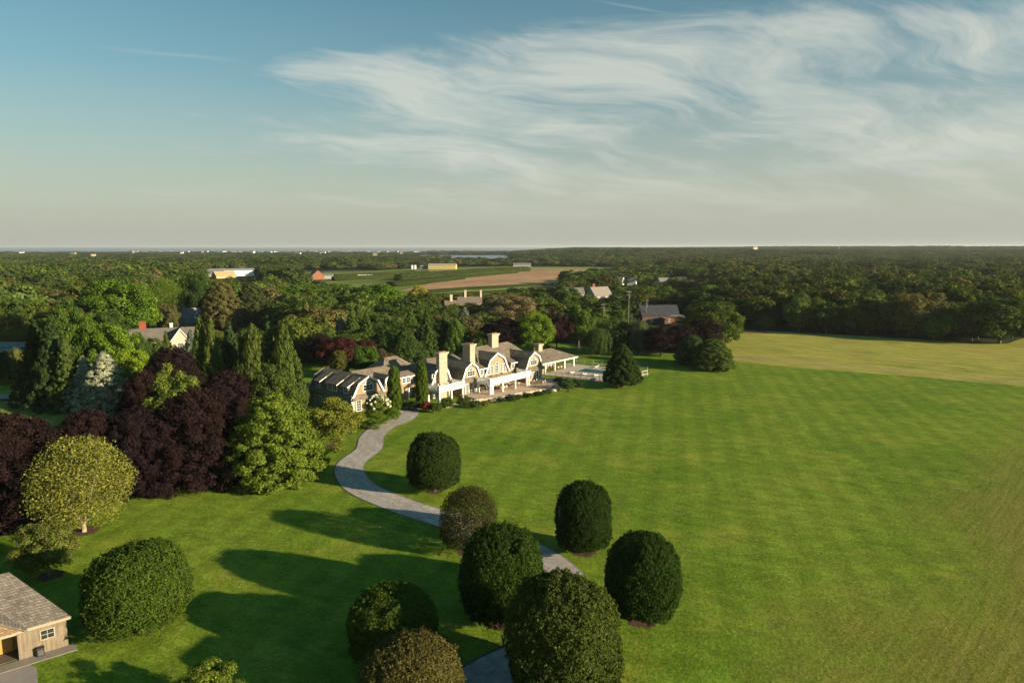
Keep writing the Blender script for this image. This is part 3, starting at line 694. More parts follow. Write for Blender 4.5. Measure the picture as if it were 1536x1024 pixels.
# open light tree and its neighbour
def open_tree(px, by, ty, wpx, label):
    X, Y = G(px, by); h = Hgt(px, by, ty); wd_ = wpx / F * math.hypot(Y, CAM_H)
    root = empty('open_tree', (X, Y, 0), 0.7, label, 'tree'); root.scale = (wd_, wd_, h)
    link('crown', OPENC, None, root, tintc=(0.20, 0.215, 0.040)); link('trunk', OPENLM, None, root); NTREE[0] += 1
open_tree(126, 797, 653, 148, 'airy yellow-green tree with pale trunk and fanned limbs, in front of the copper beeches')
T('loose_tree', 74, 862, 781, 90, 'big', (0.085, 0.105, 0.025), 'small loose green tree between the barn and the airy yellow-green tree')
# copper beeches
gb = 'copper beeches left of the lawn'
T('copper_beech', 25, 785, 622, 190, 'fine', 'purple', 'copper beech at the left edge behind the airy yellow-green tree', gb)
T('copper_beech', 140, 742, 614, 130, 'fine', 'purple', 'low copper beech between two larger copper beeches', gb)
T('copper_beech', 215, 735, 609, 130, 'fine', 'purple', 'copper beech with pale twigs showing, at the lawn edge', gb)
T('copper_beech', 300, 722, 580, 160, 'fine', 'purple', 'tallest copper beech at the lawn edge, touching the green layered beech', gb)
T('copper_beech', 345, 655, 556, 118, 'fine', 'purple', 'copper beech behind the green layered beech', gb)
T('copper_beech', 262, 625, 518, 98, 'fine', 'purple', 'copper beech below the neighbour house gable', gb)
T('copper_beech', 219, 640, 556, 76, 'fine', (0.03, 0.018, 0.017), 'dark copper beech right of the blue spruces', gb)
T('copper_beech', 336, 600, 527, 46, 'big', 'purple', 'small copper beech between the tall arborvitae pair and a green spruce', gb)
T('green_beech', 414, 722, 589, 142, 'layer', (0.100, 0.145, 0.020), 'broad green beech with layered sprays reaching the grass, left of the driveway')
T('yellow_shrub_tree', 498, 670, 596, 92, 'big', (0.115, 0.140, 0.026), 'yellow-green shrubby tree in front of the left wing', wide=0.95)
T('lime_tree', 272, 672, 551, 80, 'big', (0.10, 0.135, 0.024), 'bright yellow-green tree among the copper beeches')
# conifers left of the house
ga = 'evergreens between the house and its neighbour'
for a in [(306, 604, 475, 30, 'thuja', (0.075, 0.11, 0.02), 'tall narrow arborvitae, left one of a pair beside the neighbour house'),
          (323, 606, 477, 34, 'thuja', (0.080, 0.11, 0.02), 'tall narrow arborvitae, right one of a pair beside the neighbour house'),
          (350, 600, 481, 46, 'spruce', (0.036, 0.062, 0.02), 'green spruce just right of the arborvitae pair'),
          (372, 612, 508, 44, 'thuja', (0.045, 0.070, 0.018), 'lower arborvitae at the foot of the sharpest spire'),
          (384, 612, 486, 44, 'thuja', (0.055, 0.078, 0.02), 'sharp pointed arborvitae spire left of the utility pole'),
          (407, 610, 482, 48, 'spruce', (0.040, 0.066, 0.020), 'full green spruce between the sharp spire and the utility pole'),
          (430, 612, 486, 48, 'thuja', (0.058, 0.088, 0.020), 'lit green evergreen next to the utility pole'),
          (412, 650, 548, 76, 'big', (0.046, 0.075, 0.018), 'loose green tree behind the layered beech'),
          (290, 575, 494, 34, 'bluespruce', (0.10, 0.14, 0.11), 'small bluish spruce at the corner of the neighbour house'),
          (214, 560, 499, 36, 'thuja', (0.05, 0.085, 0.018), 'evergreen covering the left gable of the neighbour house'),
          (252, 552, 496, 22, 'spruce', (0.07, 0.10, 0.02), 'slim evergreen in front of the neighbour house eave'),
          (234, 556, 505, 30, 'mid', (0.05, 0.085, 0.018), 'round shrub tree under the neighbour house eave'),
          (62, 606, 478, 62, 'spruce', 'deep', 'dark spruce at the left end of the tall evergreen stand'),
          (88, 612, 470, 66, 'spruce', 'deep', 'tall dark spruce in the middle of the left evergreen stand'),
          (106, 616, 502, 44, 'spruce', (0.055, 0.085, 0.022), 'lit spruce tip standing before the tall dark spruce'),
          (110, 598, 461, 60, 'big', (0.055, 0.10, 0.016), 'tallest green tree above the left evergreen stand'),
          (138, 596, 474, 62, 'big', (0.075, 0.135, 0.016), 'bright green tree above the left blue spruce'),
          (165, 598, 478, 66, 'big', (0.085, 0.15, 0.016), 'bright green tree above the right blue spruce'),
          (188, 600, 492, 62, 'big', (0.10, 0.17, 0.016), 'bright lime-green tree left of the neighbour house'),
          (203, 606, 520, 54, 'big', (0.12, 0.19, 0.018), 'low lime-green tree beside the dark copper beech'),
          (131, 616, 533, 50, 'bluespruce', 'blue', 'left one of the two silvery blue spruces'),
          (161, 620, 526, 76, 'bluespruce', 'blue', 'right and larger one of the two silvery blue spruces'),
          (28, 574, 521, 32, 'thuja', (0.085, 0.095, 0.03), 'small rounded evergreen by the neighbour pool'),
          (3, 577, 523, 34, 'mid', 'deep', 'dark shrubby tree at the left edge by the neighbour pool'),
          (30, 496, 445, 62, 'mid', (0.055, 0.095, 0.018), 'round green tree behind the long clipped hedge'),
          (6, 497, 466, 36, 'mid', 'purple', 'copper beech behind the long clipped hedge, at the left edge'),
          (180, 512, 416, 98, 'big', (0.060, 0.115, 0.014), 'widest green tree behind the left end of the neighbour house'),
          (210, 508, 430, 60, 'mid', (0.075, 0.135, 0.016), 'bright green tree right behind the neighbour house chimney'),
          (249, 495, 415, 64, 'open', (0.085, 0.145, 0.018), 'green tree with pale bare limbs above the neighbour house roof'),
          (256, 500, 455, 30, 'mid', 'olive', 'small olive tree left of the grey gabled house'),
          (296, 480, 407, 44, 'mid', (0.030, 0.060, 0.013), 'dark round tree above the grey gabled house'),
          (92, 478, 431, 74, 'mid', 'olive', 'olive-green spreading tree behind the left evergreen stand'),
          (335, 498, 419, 62, 'layer', (0.075, 0.075, 0.028), 'brownish cedar with tiered branches and bare limbs'),
          (380, 494, 424, 56, 'layer', (0.045, 0.060, 0.022), 'dark tiered cedar right of the brownish cedar'),
          ]:
    t_ = T({'spruce': 'spruce_tree', 'bluespruce': 'blue_spruce', 'thuja': 'arborvitae'}.get(a[4], 'broadleaf_tree'), *a, group=ga)
# middle band behind the house
gm = 'trees standing behind the mansion'
for a in [(514, 522, 474, 30, 'bluespruce', 'blue', 'silvery spruce above the red-leaved tree behind the left wing'),
          (530, 524, 459, 30, 'spruce', (0.055, 0.09, 0.02), 'spruce right of the silvery spruce'),
          (551, 530, 465, 34, 'spruce', (0.05, 0.085, 0.02), 'dark green spruce behind the left wing ridge'),
          (577, 536, 489, 36, 'spruce', (0.045, 0.08, 0.018), 'spruce left of the broad arborvitae'),
          (609, 545, 489, 56, 'thuja', (0.040, 0.070, 0.018), 'broad dark arborvitae right behind the connecting wing'),
          (641, 540, 455, 32, 'spruce', (0.05, 0.085, 0.02), 'tall spruce above the left stone chimney'),
          (617, 520, 457, 34, 'spruce', (0.05, 0.09, 0.02), 'tall spruce above the broad dark arborvitae'),
          (684, 530, 477, 34, 'thuja', (0.065, 0.115, 0.02), 'bright arborvitae left of the second chimney'),
          (668, 528, 470, 34, 'spruce', (0.045, 0.08, 0.02), 'spruce between the first and second chimneys'),
          (720, 532, 495, 36, 'thuja', (0.070, 0.11, 0.025), 'leaning green evergreen just right of the second chimney'),
          (508, 552, 503, 66, 'mid', 'red', 'red-leaved tree behind the left wing'),
          (546, 548, 508, 44, 'mid', 'red', 'small red-leaved tree behind the connecting wing'),
          (572, 552, 522, 34, 'mid', (0.07, 0.055, 0.028), 'thin brown-green tree behind the connecting wing'),
          (480, 548, 498, 44, 'mid', 'purple', 'dark copper tree right of the utility pole'),
          (634, 535, 494, 34, 'mid', 'purple', 'small copper beech between two tall spruces'),
          (510, 568, 526, 27, 'column', (0.07, 0.085, 0.02), 'small upright tree behind the left wing roof'),
          (550, 566, 517, 44, 'mid', (0.050, 0.095, 0.015), 'round green tree above the left wing ridge'),
          (756, 530, 475, 70, 'big', 'purple', 'large copper beech behind the third chimney'),
          (733, 528, 487, 44, 'mid', (0.06, 0.035, 0.028), 'brownish copper tree behind the main roof'),
          (801, 531, 465, 56, 'big', (0.10, 0.165, 0.018), 'bright yellow-green tree behind the right end of the main roof'),
          (820, 528, 480, 24, 'mid', 'lime', 'small lime tree beside the pavilion chimney'),
          (765, 490, 439, 80, 'big', (0.14, 0.12, 0.06), 'wide brown feathery tree below the ploughed field'),
          (570, 478, 425, 66, 'mid', (0.075, 0.145, 0.014), 'bright green dome tree above the spruces'),
          (514, 470, 424, 50, 'mid', (0.07, 0.13, 0.014), 'bright green tree left of the bright green dome tree'),
          (460, 475, 424, 60, 'mid', (0.065, 0.125, 0.014), 'bright green tree above the utility pole'),
          (425, 478, 430, 50, 'mid', (0.05, 0.10, 0.014), 'green tree right of the tiered cedars'),
          (480, 500, 448, 50, 'mid', (0.055, 0.095, 0.016), 'shaggy green tree above the dark copper tree'),
          (627, 455, 428, 30, 'mid', 'yellow', 'small yellow tree at the corner of the ploughed field'),
          (697, 500, 460, 34, 'bluespruce', (0.10, 0.14, 0.11), 'bluish spruce below the stone-chimneyed house'),
          (720, 500, 466, 40, 'spruce', (0.04, 0.075, 0.018), 'dark spruce between the bluish spruce and the feathery tree'),
          (835, 524, 466, 46, 'big', (0.030, 0.016, 0.017), 'copper beech above the pavilion roof'),
          (868, 522, 455, 46, 'mid', (0.065, 0.11, 0.02), 'green tree right of the pavilion copper beech'),
          (897, 532, 485, 44, 'weep', (0.05, 0.085, 0.025), 'weeping willow at the back of the lawn'),
          (925, 530, 490, 46, 'big', 'deep', 'dark tree between the willow and the weeping cedar'),
          (907, 500, 473, 44, 'mid', (0.075, 0.13, 0.02), 'bright shrubby tree beside the small dark shed'),
          (958, 531, 471, 34, 'weep', (0.085, 0.11, 0.055), 'drooping weeping cedar against dark beeches'),
          (991, 534, 488, 58, 'big', (0.022, 0.014, 0.014), 'dark copper beech below the brick house'),
          (1020, 534, 486, 50, 'big', (0.022, 0.014, 0.014), 'dark copper beech just right of the brick house'),
          (1052, 530, 476, 58, 'big', (0.026, 0.015, 0.016), 'copper beech in front of the big green tree'),
          (1064, 524, 451, 92, 'big', (0.052, 0.082, 0.020), 'biggest green tree at the corner of the meadow'),
          (1088, 519, 470, 50, 'big', (0.048, 0.078, 0.018), 'green tree at the meadow corner, right of the biggest one'),
          (1038, 546, 502, 52, 'layer', (0.035, 0.065, 0.022), 'dark spreading shrub tree at the lawn edge, left one of two'),
          (1068, 554, 507, 62, 'layer', (0.052, 0.080, 0.020), 'spreading shrub tree at the lawn edge, right one of two'),
          (845, 470, 426, 44, 'mid', (0.05, 0.09, 0.015), 'green tree left of the grey gable roof'),
          (882, 478, 440, 36, 'mid', (0.07, 0.10, 0.02), 'green tree in front of the grey gable roof'),
          (968, 462, 431, 36, 'mid', (0.06, 0.11, 0.016), 'green tree above the dark roofed house'),
          (1000, 462, 430, 40, 'mid', (0.065, 0.115, 0.016), 'round green tree right above the dark roof'),
          (1065, 462, 426, 46, 'mid', (0.07, 0.125, 0.018), 'pale green tree before the dark wood'),
          ]:
    T({'spruce': 'spruce_tree', 'bluespruce': 'blue_spruce', 'thuja': 'arborvitae', 'weep': 'weeping_tree'}.get(a[4], 'broadleaf_tree'), *a, group=gm)
T('pool_tree', 933, 580.5, 516, 64, 'cone', (0.036, 0.064, 0.016), 'dark conical tree with a short trunk beside the swimming pool')
T('columnar_tree', 592, 616, 549, 20, 'column', (0.075, 0.12, 0.015), 'tall columnar tree left of the entrance, next to the white hydrangea', 'pair of columnar trees at the entrance')
T('columnar_tree', 633, 611, 542, 18, 'column', (0.070, 0.115, 0.015), 'tall columnar tree right of the entrance, next to the balcony', 'pair of columnar trees at the entrance')
MULCH = plain('mulch', (0.075, 0.042, 0.026), 0.95, 0.4, 3)
for px, py, r in [(652, 736, 1.5), (704, 827, 1.7), (875, 827, 1.8), (963, 927, 2.1), (128, 796, 1.9), (76, 863, 1.6), (932, 582, 0.8), (498, 668, 1.4), (754, 931, 2.1), (592, 616, 0.8)]:
    x, y = G(px, py)
    structure('mulch_ring', MB().add([(x + r * .82 * (1 + .10 * math.sin(a * 2.3 + px) + .07 * math.sin(a * 5.1)) * math.cos(a * 0.19635), y + r * .82 * (1 + .10 * math.sin(a * 2.3 + px) + .07 * math.sin(a * 5.1)) * math.sin(a * 0.19635), 0.016) for a in range(32)], [tuple(range(32))]).mesh('mulch_ring'), MULCH)
# pale bare limbs that show in two of the crowns
# --- woodland: nearest trees one by one, the rest as one mass
def wood_points():
    pts = []; rg = random.Random(3)
    Y = 205.0
    while Y < 6800:
        sp = 10.5 if Y < 420 else 11.5 + (Y - 420) * 0.0085
        sp = min(sp, 34)
        x0 = -0.86 * Y - 20; x1 = 0.86 * Y + 20; X = x0
        while X < x1:
            x = X + rg.uniform(-0.42, 0.42) * sp; y = Y + rg.uniform(-0.42, 0.42) * sp
            X += sp
            z = terrain(x, y)
            if z < -0.6: continue
            px, py = P(x, y, 0)
            if any(inpoly(px, py, pl) for pl in OPEN): continue
            if y < 620 and any((x - a) ** 2 + (y - b) ** 2 < (r + 3.0) ** 2 for a, b, r in PLACED): continue
            pts.append((x, y, z, sp, px, py))
        Y += sp * 0.9
    return pts, rg
WP, rg = wood_points()
# keep sight lines to the small far houses and roofs open
SPY = []
def keep_open(px0, px1, ytop, ynear, ymin):
    SPY.append((px0, px1, ytop, ynear, ymin))
# ---------------------------------------------------------------- buildings
def wframe(root, O, dx, n, s0, t0, w_, h_, nx=2, ny=2, name='window', arch=False, fr=0.13, mat=None, proud=0.07):
    """window on a wall: O origin on the wall, dx along it, n outward; s0,t0 lower left corner"""
    M = Matrix(((dx[0], n[0], 0, O[0]), (dx[1], n[1], 0, O[1]), (0, 0, 1, O[2]), (0, 0, 0, 1)))
    f = MB(M); m_ = 0.05
    f.box(s0 - fr, 0, t0 - fr, s0 + w_ + fr, proud, t0); f.box(s0 - fr, 0, t0 + h_, s0 + w_ + fr, proud, t0 + h_ + fr)
    f.box(s0 - fr, 0, t0 + 0.001, s0, proud - 0.002, t0 + h_ - 0.001); f.box(s0 + w_, 0, t0 + 0.001, s0 + w_ + fr, proud - 0.002, t0 + h_ - 0.001)
    for i in range(1, nx): f.box(s0 + w_ * i / nx - m_ / 2, 0, t0 + 0.002, s0 + w_ * i / nx + m_ / 2, proud - 0.010, t0 + h_ - 0.002)
    for i in range(1, ny): f.box(s0 + 0.002, 0, t0 + h_ * i / ny - m_ / 2, s0 + w_ - 0.002, proud - 0.014, t0 + h_ * i / ny + m_ / 2)
    if arch:
        cx = s0 + w_ / 2; r = arch; k = 8; zt = t0 + h_ + fr * 0.4
        for i in range(k):
            a0 = math.pi * i / k; a1 = math.pi * (i + 1) / k
            q = [(cx + math.cos(a) * rr, zt + math.sin(a) * rr) for a, rr in ((a0, r), (a0, r + fr), (a1, r + fr), (a1, r))]
            f.add([(x, 0, z) for x, z in q] + [(x, proud + 0.01, z) for x, z in q], [(0, 1, 2, 3), (7, 6, 5, 4), (0, 4, 5, 1), (1, 5, 6, 2), (2, 6, 7, 3), (3, 7, 4, 0)])
        f.box(cx - m_ / 2, 0, zt, cx + m_ / 2, proud - 0.02, zt + r)
    fo = f.build(name, mat or WHITE, root)
    g = MB(M); g.box(s0 + 0.003, -0.02, t0 + 0.003, s0 + w_ - 0.003, 0.02, t0 + h_ - 0.003)
    if arch:
        pr = [(cx + math.cos(math.pi * i / 8) * (arch - 0.003), zt + 0.07 + math.sin(math.pi * i / 8) * (arch - 0.01)) for i in range(9)]
        g.add([(x, 0.021, z) for x, z in pr], [tuple(range(9))])
    g.build('pane', GLASS, fo)
    return fo
def gprofile(cx, w_, ze, zr, kx=0.62, kz=0.70, flare=0.35):
    h = zr - ze
    pts = [(-w_ - flare, ze - 0.12), (-w_ * 0.93, ze + h * 0.16), (-w_ * kx, ze + h * kz), (0, zr), (w_ * kx, ze + h * kz), (w_ * 0.93, ze + h * 0.16), (w_ + flare, ze - 0.12)]
    return [(cx + x, z) for x, z in pts]
def shell(mb, pr, th, y0, y1):
    """bands of one thickness under a roof profile, left to right"""
    inn = []
    for i, p in enumerate(pr):
        a = np.array(pr[max(i - 1, 0)]); b = np.array(pr[min(i + 1, len(pr) - 1)]); t = (b - a) / np.linalg.norm(b - a)
        nrm = np.array((t[1], -t[0])); inn.append(tuple(np.array(p) + nrm * th))
    n = len(pr)
    vs = [(x, y0, z) for x, z in pr] + [(x, y0, z) for x, z in inn] + [(x, y1, z) for x, z in pr] + [(x, y1, z) for x, z in inn]
    fs = []
    for i in range(n - 1):
        fs += [(i, i + 1, 2 * n + i + 1, 2 * n + i), (n + i, 3 * n + i, 3 * n + i + 1, n + i + 1), (i, n + i, n + i + 1, i + 1), (2 * n + i, 2 * n + i + 1, 3 * n + i + 1, 3 * n + i)]
    fs += [(0, 2 * n, 3 * n, n), (n - 1, 2 * n - 1, 4 * n - 1, 3 * n - 1)]
    mb.add(vs, fs)
def gambrel(root, cx, yf, yb, w_, ze, zr, wall0=0.0, pent=True, roofmat=None, wallmat=None, back=False):
    """gambrel wing whose gable faces -y"""
    rm = roofmat or SHR; wm = wallmat or SHW
    pr = gprofile(cx, w_, ze, zr)
    mb = MB(); shell(mb, pr, 0.16, yf - 0.30, yb); mb.build('roof', rm, root)
    tr = MB(); pr2 = [(x, z + 0.02) for x, z in pr]; shell(tr, pr2, 0.42, yf - 0.42, yf - 0.302); 
    tr.build('rake_trim', WHITE, root)
    if back:
        tr = MB(); shell(tr, pr2, 0.42, yb + 0.002, yb + 0.12); tr.build('rake_trim', WHITE, root)
    inner = [(x, z) for x, z in gprofile(cx, w_ - 0.12, ze, zr - 0.2, flare=-0.06)]
    wl = MB(); wl.prism_y([(cx - w_ + 0.2, wall0), (cx + w_ - 0.2, wall0)] + [p for p in inner[::-1] if p[1] > ze - 0.1], yf, yf + 0.25)
    if back: wl.prism_y([(cx - w_ + 0.2, wall0), (cx + w_ - 0.2, wall0)] + [p for p in inner[::-1] if p[1] > ze - 0.1], yb - 0.25, yb)
    wl.box(cx - w_ + 0.2, yf + 0.252, wall0, cx - w_ + 0.4, yb - 0.26, ze); wl.box(cx + w_ - 0.4, yf + 0.252, wall0, cx + w_ - 0.2, yb - 0.26, ze)
    wl.build('wall', wm, root)
    if pent:
        p = MB(); p.add([(cx - w_ - 0.1, yf - 0.002, ze + 0.62), (cx + w_ + 0.1, yf - 0.002, ze + 0.62), (cx + w_ + 0.1, yf - 0.95, ze - 0.25), (cx - w_ - 0.1, yf - 0.95, ze - 0.25),
               (cx - w_ - 0.1, yf - 0.002, ze + 0.45), (cx + w_ + 0.1, yf - 0.002, ze + 0.45), (cx + w_ + 0.1, yf - 0.95, ze - 0.40), (cx - w_ - 0.1, yf - 0.95, ze - 0.40)],
               [(3, 2, 1, 0), (4, 5, 6, 7), (0, 1, 5, 4), (1, 2, 6, 5), (2, 3, 7, 6), (3, 0, 4, 7)])
        p.build('pent_roof', rm, root)
def hiproof(root, x0, x1, y0, y1, ze, zr, zk=None, ins=0.0, hl=1.0, hr=1.0, rm=None, wall=True, over=0.45, fascia=True, hw=None):
    """hipped roof with an optional knee; hl, hr: how far the ridge stops short of each end, in half widths"""
    rm = rm or SHR; a0, a1, b0, b1 = x0 - over, x1 + over, y0 - over, y1 + over
    ym = (b0 + b1) / 2; hwid = (b1 - b0) / 2
    v = [(a0, b0, ze), (a1, b0, ze), (a1, b1, ze), (a0, b1, ze)]; f = [(3, 2, 1, 0)]
    if zk: 
        v += [(a0 + ins, b0 + ins, zk), (a1 - ins, b0 + ins, zk), (a1 - ins, b1 - ins, zk), (a0 + ins, b1 - ins, zk)]
        f += [(0, 1, 5, 4), (1, 2, 6, 5), (2, 3, 7, 6), (3, 0, 4, 7)]; k = 4; hx = ins; hwid -= ins
    else: k = 0; hx = 0
    rl, rr = a0 + hx + hwid * hl, a1 - hx - hwid * hr
    v += [(rl, ym, zr), (rr, ym, zr)]; i = len(v) - 2
    f += [(k, k + 1, i + 1, i), (k + 1, k + 2, i + 1), (k + 2, k + 3, i, i + 1), (k + 3, k, i)]
    MB().add(v, f).build('roof', rm, root)
    if fascia:
        q = MB(); e = 0.10; z0, z1 = ze - 0.30, ze - 0.004
        q.box(a0 + .02, b0 + .02, z0, a1 - .02, b0 + e, z1); q.box(a0 + .02, b1 - e, z0, a1 - .02, b1 - .02, z1)
        q.box(a0 + .02, b0 + e + .001, z0, a0 + e, b1 - e - .001, z1); q.box(a1 - e, b0 + e + .001, z0, a1 - .02, b1 - e - .001, z1); q.build('fascia', WHITE, root)
    if wall: MB().box(x0, y0, 0, x1, y1, ze - 0.06).build('wall', SHW, root)
def chimney(root, x0, x1, y0, y1, z0, z1, mat=None, taper=None):
    m = MB(); m.box(x0, y0, z0, x1, y1, z1 - 0.75)
    for i, (e, a, b) in enumerate(((0.10, 0.75, 0.50), (0.22, 0.50, 0.25), (0.34, 0.25, 0.0))): m.box(x0 - e, y0 - e, z1 - a + .001, x1 + e, y1 + e, z1 - b)
    if taper: m.box(x0 - taper, y0 - 0.25, z0, x1 + taper, y1 - 0.003, z0 + 3.6)
    c = m.build('chimney', mat or STONE, root)
    p = MB(); p.box(x0 + .3, y0 + .3, z1, (x0 + x1) / 2 - .1, y1 - .3, z1 + 0.2); p.box((x0 + x1) / 2 + .1, y0 + .3, z1, x1 - .3, y1 - .3, z1 + 0.2)
    p.build('chimney_pot', plain('clay', (0.25, 0.14, 0.09)) if 'clay' not in bpy.data.materials else bpy.data.materials['clay'], c)
    return c
O3 = (0, 0, 0)
def FW(root, y, x, z, w_, h_, nx=2, ny=2, **k):           # window in a wall facing -y
    return wframe(root, (0, y, 0), (1, 0), (0, -1), x, z, w_, h_, nx, ny, **k)
H = empty('shingled_mansion', (-16.7, 153.7, 0), R(50), 'long cedar shingled mansion with white gambrel gables, balconies and stone chimneys', 'house')
# left wing
gambrel(H, -13.4, 8.8, 25, 4.6, 3.1, 7.6, back=True)
FW(H, 8.8, -14.7, 4.35, 2.6, 1.25, 3, 2, arch=0.72)
FW(H, 8.8, -16.6, 0.1, 1.1, 2.3, 2, 4, name='door')
FW(H, 8.8, -12.6, 0.9, 2.2, 1.4, 4, 2)
for bb in ((-17.75, 8.62, 0, -17.45, 8.79, 2.75), (-9.35, 8.62, 0, -9.05, 8.79, 2.75), (-17.97, 8.75, 0, -17.81, 9.1, 2.8)): MB().box(*bb).build('corner_board', WHITE, H)
def shed_dormer(root, yc, hw, nwin):
    """shed dormer on the roof side that faces -x"""
    xw = -17.55; zt = 5.75
    m = MB(); m.box(xw, yc - hw, 3.7, -15.5, yc + hw, 5.50); m.build('dormer_wall', SHW, root)
    r = MB(); q = [(xw - 0.55, 5.50), (-14.4, 7.32), (-14.4, 7.14), (xw - 0.55, 5.32)]
    r.add([(x, yc - hw - .3, z) for x, z in q] + [(x, yc + hw + .3, z) for x, z in q], [(0, 1, 2, 3), (7, 6, 5, 4), (0, 4, 5, 1), (1, 5, 6, 2), (2, 6, 7, 3), (3, 7, 4, 0)]); r.build('dormer_roof', SHR, root)
    for s in (-1,):
        t = MB()
        ya = yc + s * (hw + 0.3); yb_ = ya + s * 0.06
        t.add([(x, ya + s * .002, z) for x, z in [(xw - .57, 5.54), (-16.1, 6.50), (-16.2, 6.26), (xw - .57, 5.33)]] + [(x, yb_, z) for x, z in [(xw - .57, 5.54), (-16.1, 6.50), (-16.2, 6.26), (xw - .57, 5.33)]],
              [(0, 1, 2, 3), (7, 6, 5, 4), (0, 4, 5, 1), (1, 5, 6, 2), (2, 6, 7, 3), (3, 7, 4, 0)])
        t.build('dormer_trim', WHITE, root)
    for i in range(nwin):
        s0 = -(yc + hw - 0.35) + i * (2 * hw - 0.4) / nwin
        wframe(root, (xw, 0, 0), (0, -1), (-1, 0), s0, 4.05, (2 * hw - 0.4) / nwin - 0.3, 1.15, 2, 2)
shed_dormer(H, 11.3, 0.95, 1); shed_dormer(H, 16.2, 1.95, 2); shed_dormer(H, 21.6, 0.95, 1)
for yc in (12.0, 17.0, 21.5):
    wframe(H, (-17.8, 0, 0), (0, -1), (-1, 0), -yc - 1.2, 0.05, 2.4, 2.0, 4, 4, name='garage_door')
# connecting wing and entrance
hiproof(H, -10.5, 5.0, 13.0, 23.6, 3.3, 7.1, hl=0.0, hr=0.6)
gambrel(H, -5.2, 11.6, 18, 2.0, 3.4, 6.3, pent=False)
FW(H, 11.6, -5.9, 3.8, 1.4, 1.0, 2, 2)
MB().box(-2.4, 10.9, 0, 3.4, 14.2, 5.25).build('entrance_wall', SHW, H)
hiproof(H, -2.4, 3.4, 10.9, 14.5, 5.3, 6.3, wall=False, over=0.4)
FW(H, 10.9, -1.6, 3.75, 1.0, 1.2); FW(H, 10.9, -0.25, 3.75, 1.0, 1.2); FW(H, 10.9, 1.5, 3.75, 1.0, 1.2)
FW(H, 10.9, -0.2, 0.1, 1.2, 2.2, 2, 4, name='door'); FW(H, 13.0, -9.0, 1.0, 2.0, 1.3, 4, 2)
MB().prism_y([(-1.0, 2.75), (1.8, 2.75), (0.4, 3.45)], 9.4, 10.89).build('porch_roof', SHR, H)
for x in (-.8, 1.35): MB().box(x, 9.55, 0, x + .25, 9.8, 2.74).build('porch_column', WHITE, H)
# back blocks
hiproof(H, 4, 16, 25, 33, 3.3, 6.9); hiproof(H, 0.5, 9, 20.5, 26, 4.3, 5.6, over=0.6)
# main body, two lengths
hiproof(H, 2.2, 19.5, 5.6, 18.5, 3.35, 8.5, zk=6.4, ins=2.2, hl=0.7, hr=0.2)
hiproof(H, 17.5, 41.2, 3.9, 17.0, 3.4, 9.75, zk=6.7, ins=2.3, hl=0.7, hr=0.55)
gambrel(H, 5.6, 5.2, 12, 3.45, 3.3, 7.9)
for x in (2.75, 7.45): FW(H, 5.2, x, 3.95, 0.85, 1.9, 2, 4, name='window')
for x in (2.7, 7.3): FW(H, 5.2, x, 0.3, 1.0, 2.1, 2, 4, name='door')
gambrel(H, 12.7, 2.0, 10, 3.5, 3.6, 8.0)
FW(H, 2.0, 11.4, 4.6, 2.6, 1.15, 3, 2, arch=0.62)
gambrel(H, 23.4, 3.0, 10, 4.75, 3.6, 9.0, pent=False)
for x in (19.9, 21.15): FW(H, 3.0, x, 3.75 + (0.0), 0.85, 1.95, 2, 4, name='window')
for x in (24.8, 26.05): FW(H, 3.0, x, 3.75, 0.85, 1.95, 2, 4, name='window')
FW(H, 3.0, 22.75, 3.75, 1.3, 2.0, 2, 5, arch=0.65, name='window')
gambrel(H, 34.5, -0.4, 9, 3.75, 3.6, 8.2)
FW(H, -0.4, 33.2, 4.75, 2.6, 1.15, 3, 2, arch=0.62)
# wall dormers between the gables
for xc in (17.6, 29.8):
    MB().box(xc - 1.0, 2.9, 3.3, xc + 1.0, 7, 5.7).build('dormer_wall', SHW, H)
    MB().add([(xc - 1.35, 2.4, 5.62), (xc + 1.35, 2.4, 5.62), (xc + 1.35, 8.4, 7.6), (xc - 1.35, 8.4, 7.6), (xc - 1.35, 2.4, 5.46), (xc + 1.35, 2.4, 5.46), (xc + 1.35, 8.4, 7.4), (xc - 1.35, 8.4, 7.4)],
             [(0, 1, 2, 3), (7, 6, 5, 4), (0, 4, 5, 1), (1, 5, 6, 2), (2, 6, 7, 3), (3, 7, 4, 0)]).build('dormer_roof', SHR, H)
    MB().box(xc - 1.37, 2.28, 5.38, xc + 1.37, 2.398, 5.66).build('dormer_trim', WHITE, H)
    FW(H, 2.9, xc - 0.5, 4.1, 1.0, 1.2)
# ground floor doors and windows
FW(H, 2.0, 9.7, 0.45, 0.9, 2.2, 2, 4, name='door')
for x in (10.9, 12.2, 13.6): FW(H, 2.0, x, 0.45, 0.9, 2.2, 2, 4, name='door')
for x in (18.9, 20.6, 22.3, 24.0): FW(H, 3.0, x, 0.5, 1.1, 2.1, 2, 4, name='door')
for x in (25.8, 27.0): FW(H, 3.0, x, 0.5, 0.8, 2.1, 2, 4, name='door')
FW(H, -0.4, 31.3, 0.9, 2.3, 1.8, 4, 3); 
for x in (34.6, 35.7, 36.8): FW(H, -0.4, x, 0.45, 0.8, 2.15, 1, 3, name='door')
wframe(H, (38.05, 0, 0), (0, 1), (1, 0), 1.0, 0.9, 1.2, 1.5, 2, 3)
MB().box(38.06, -0.5, 0, 38.2, -0.2, 3.2).build('corner_board', WHITE, H); MB().box(30.9, -0.55, 0.3, 31.1, -0.402, 3.2).build('corner_board', WHITE, H)
chimney(H, 4.3, 6.9, 4.3, 5.45, 0, 11.0, taper=0.35)
chimney(H, 15.2, 17.0, 4.6, 7.2, 3.0, 11.8)
chimney(H, 28.6, 31.2, 9.2, 10.6, 6, 12.7)
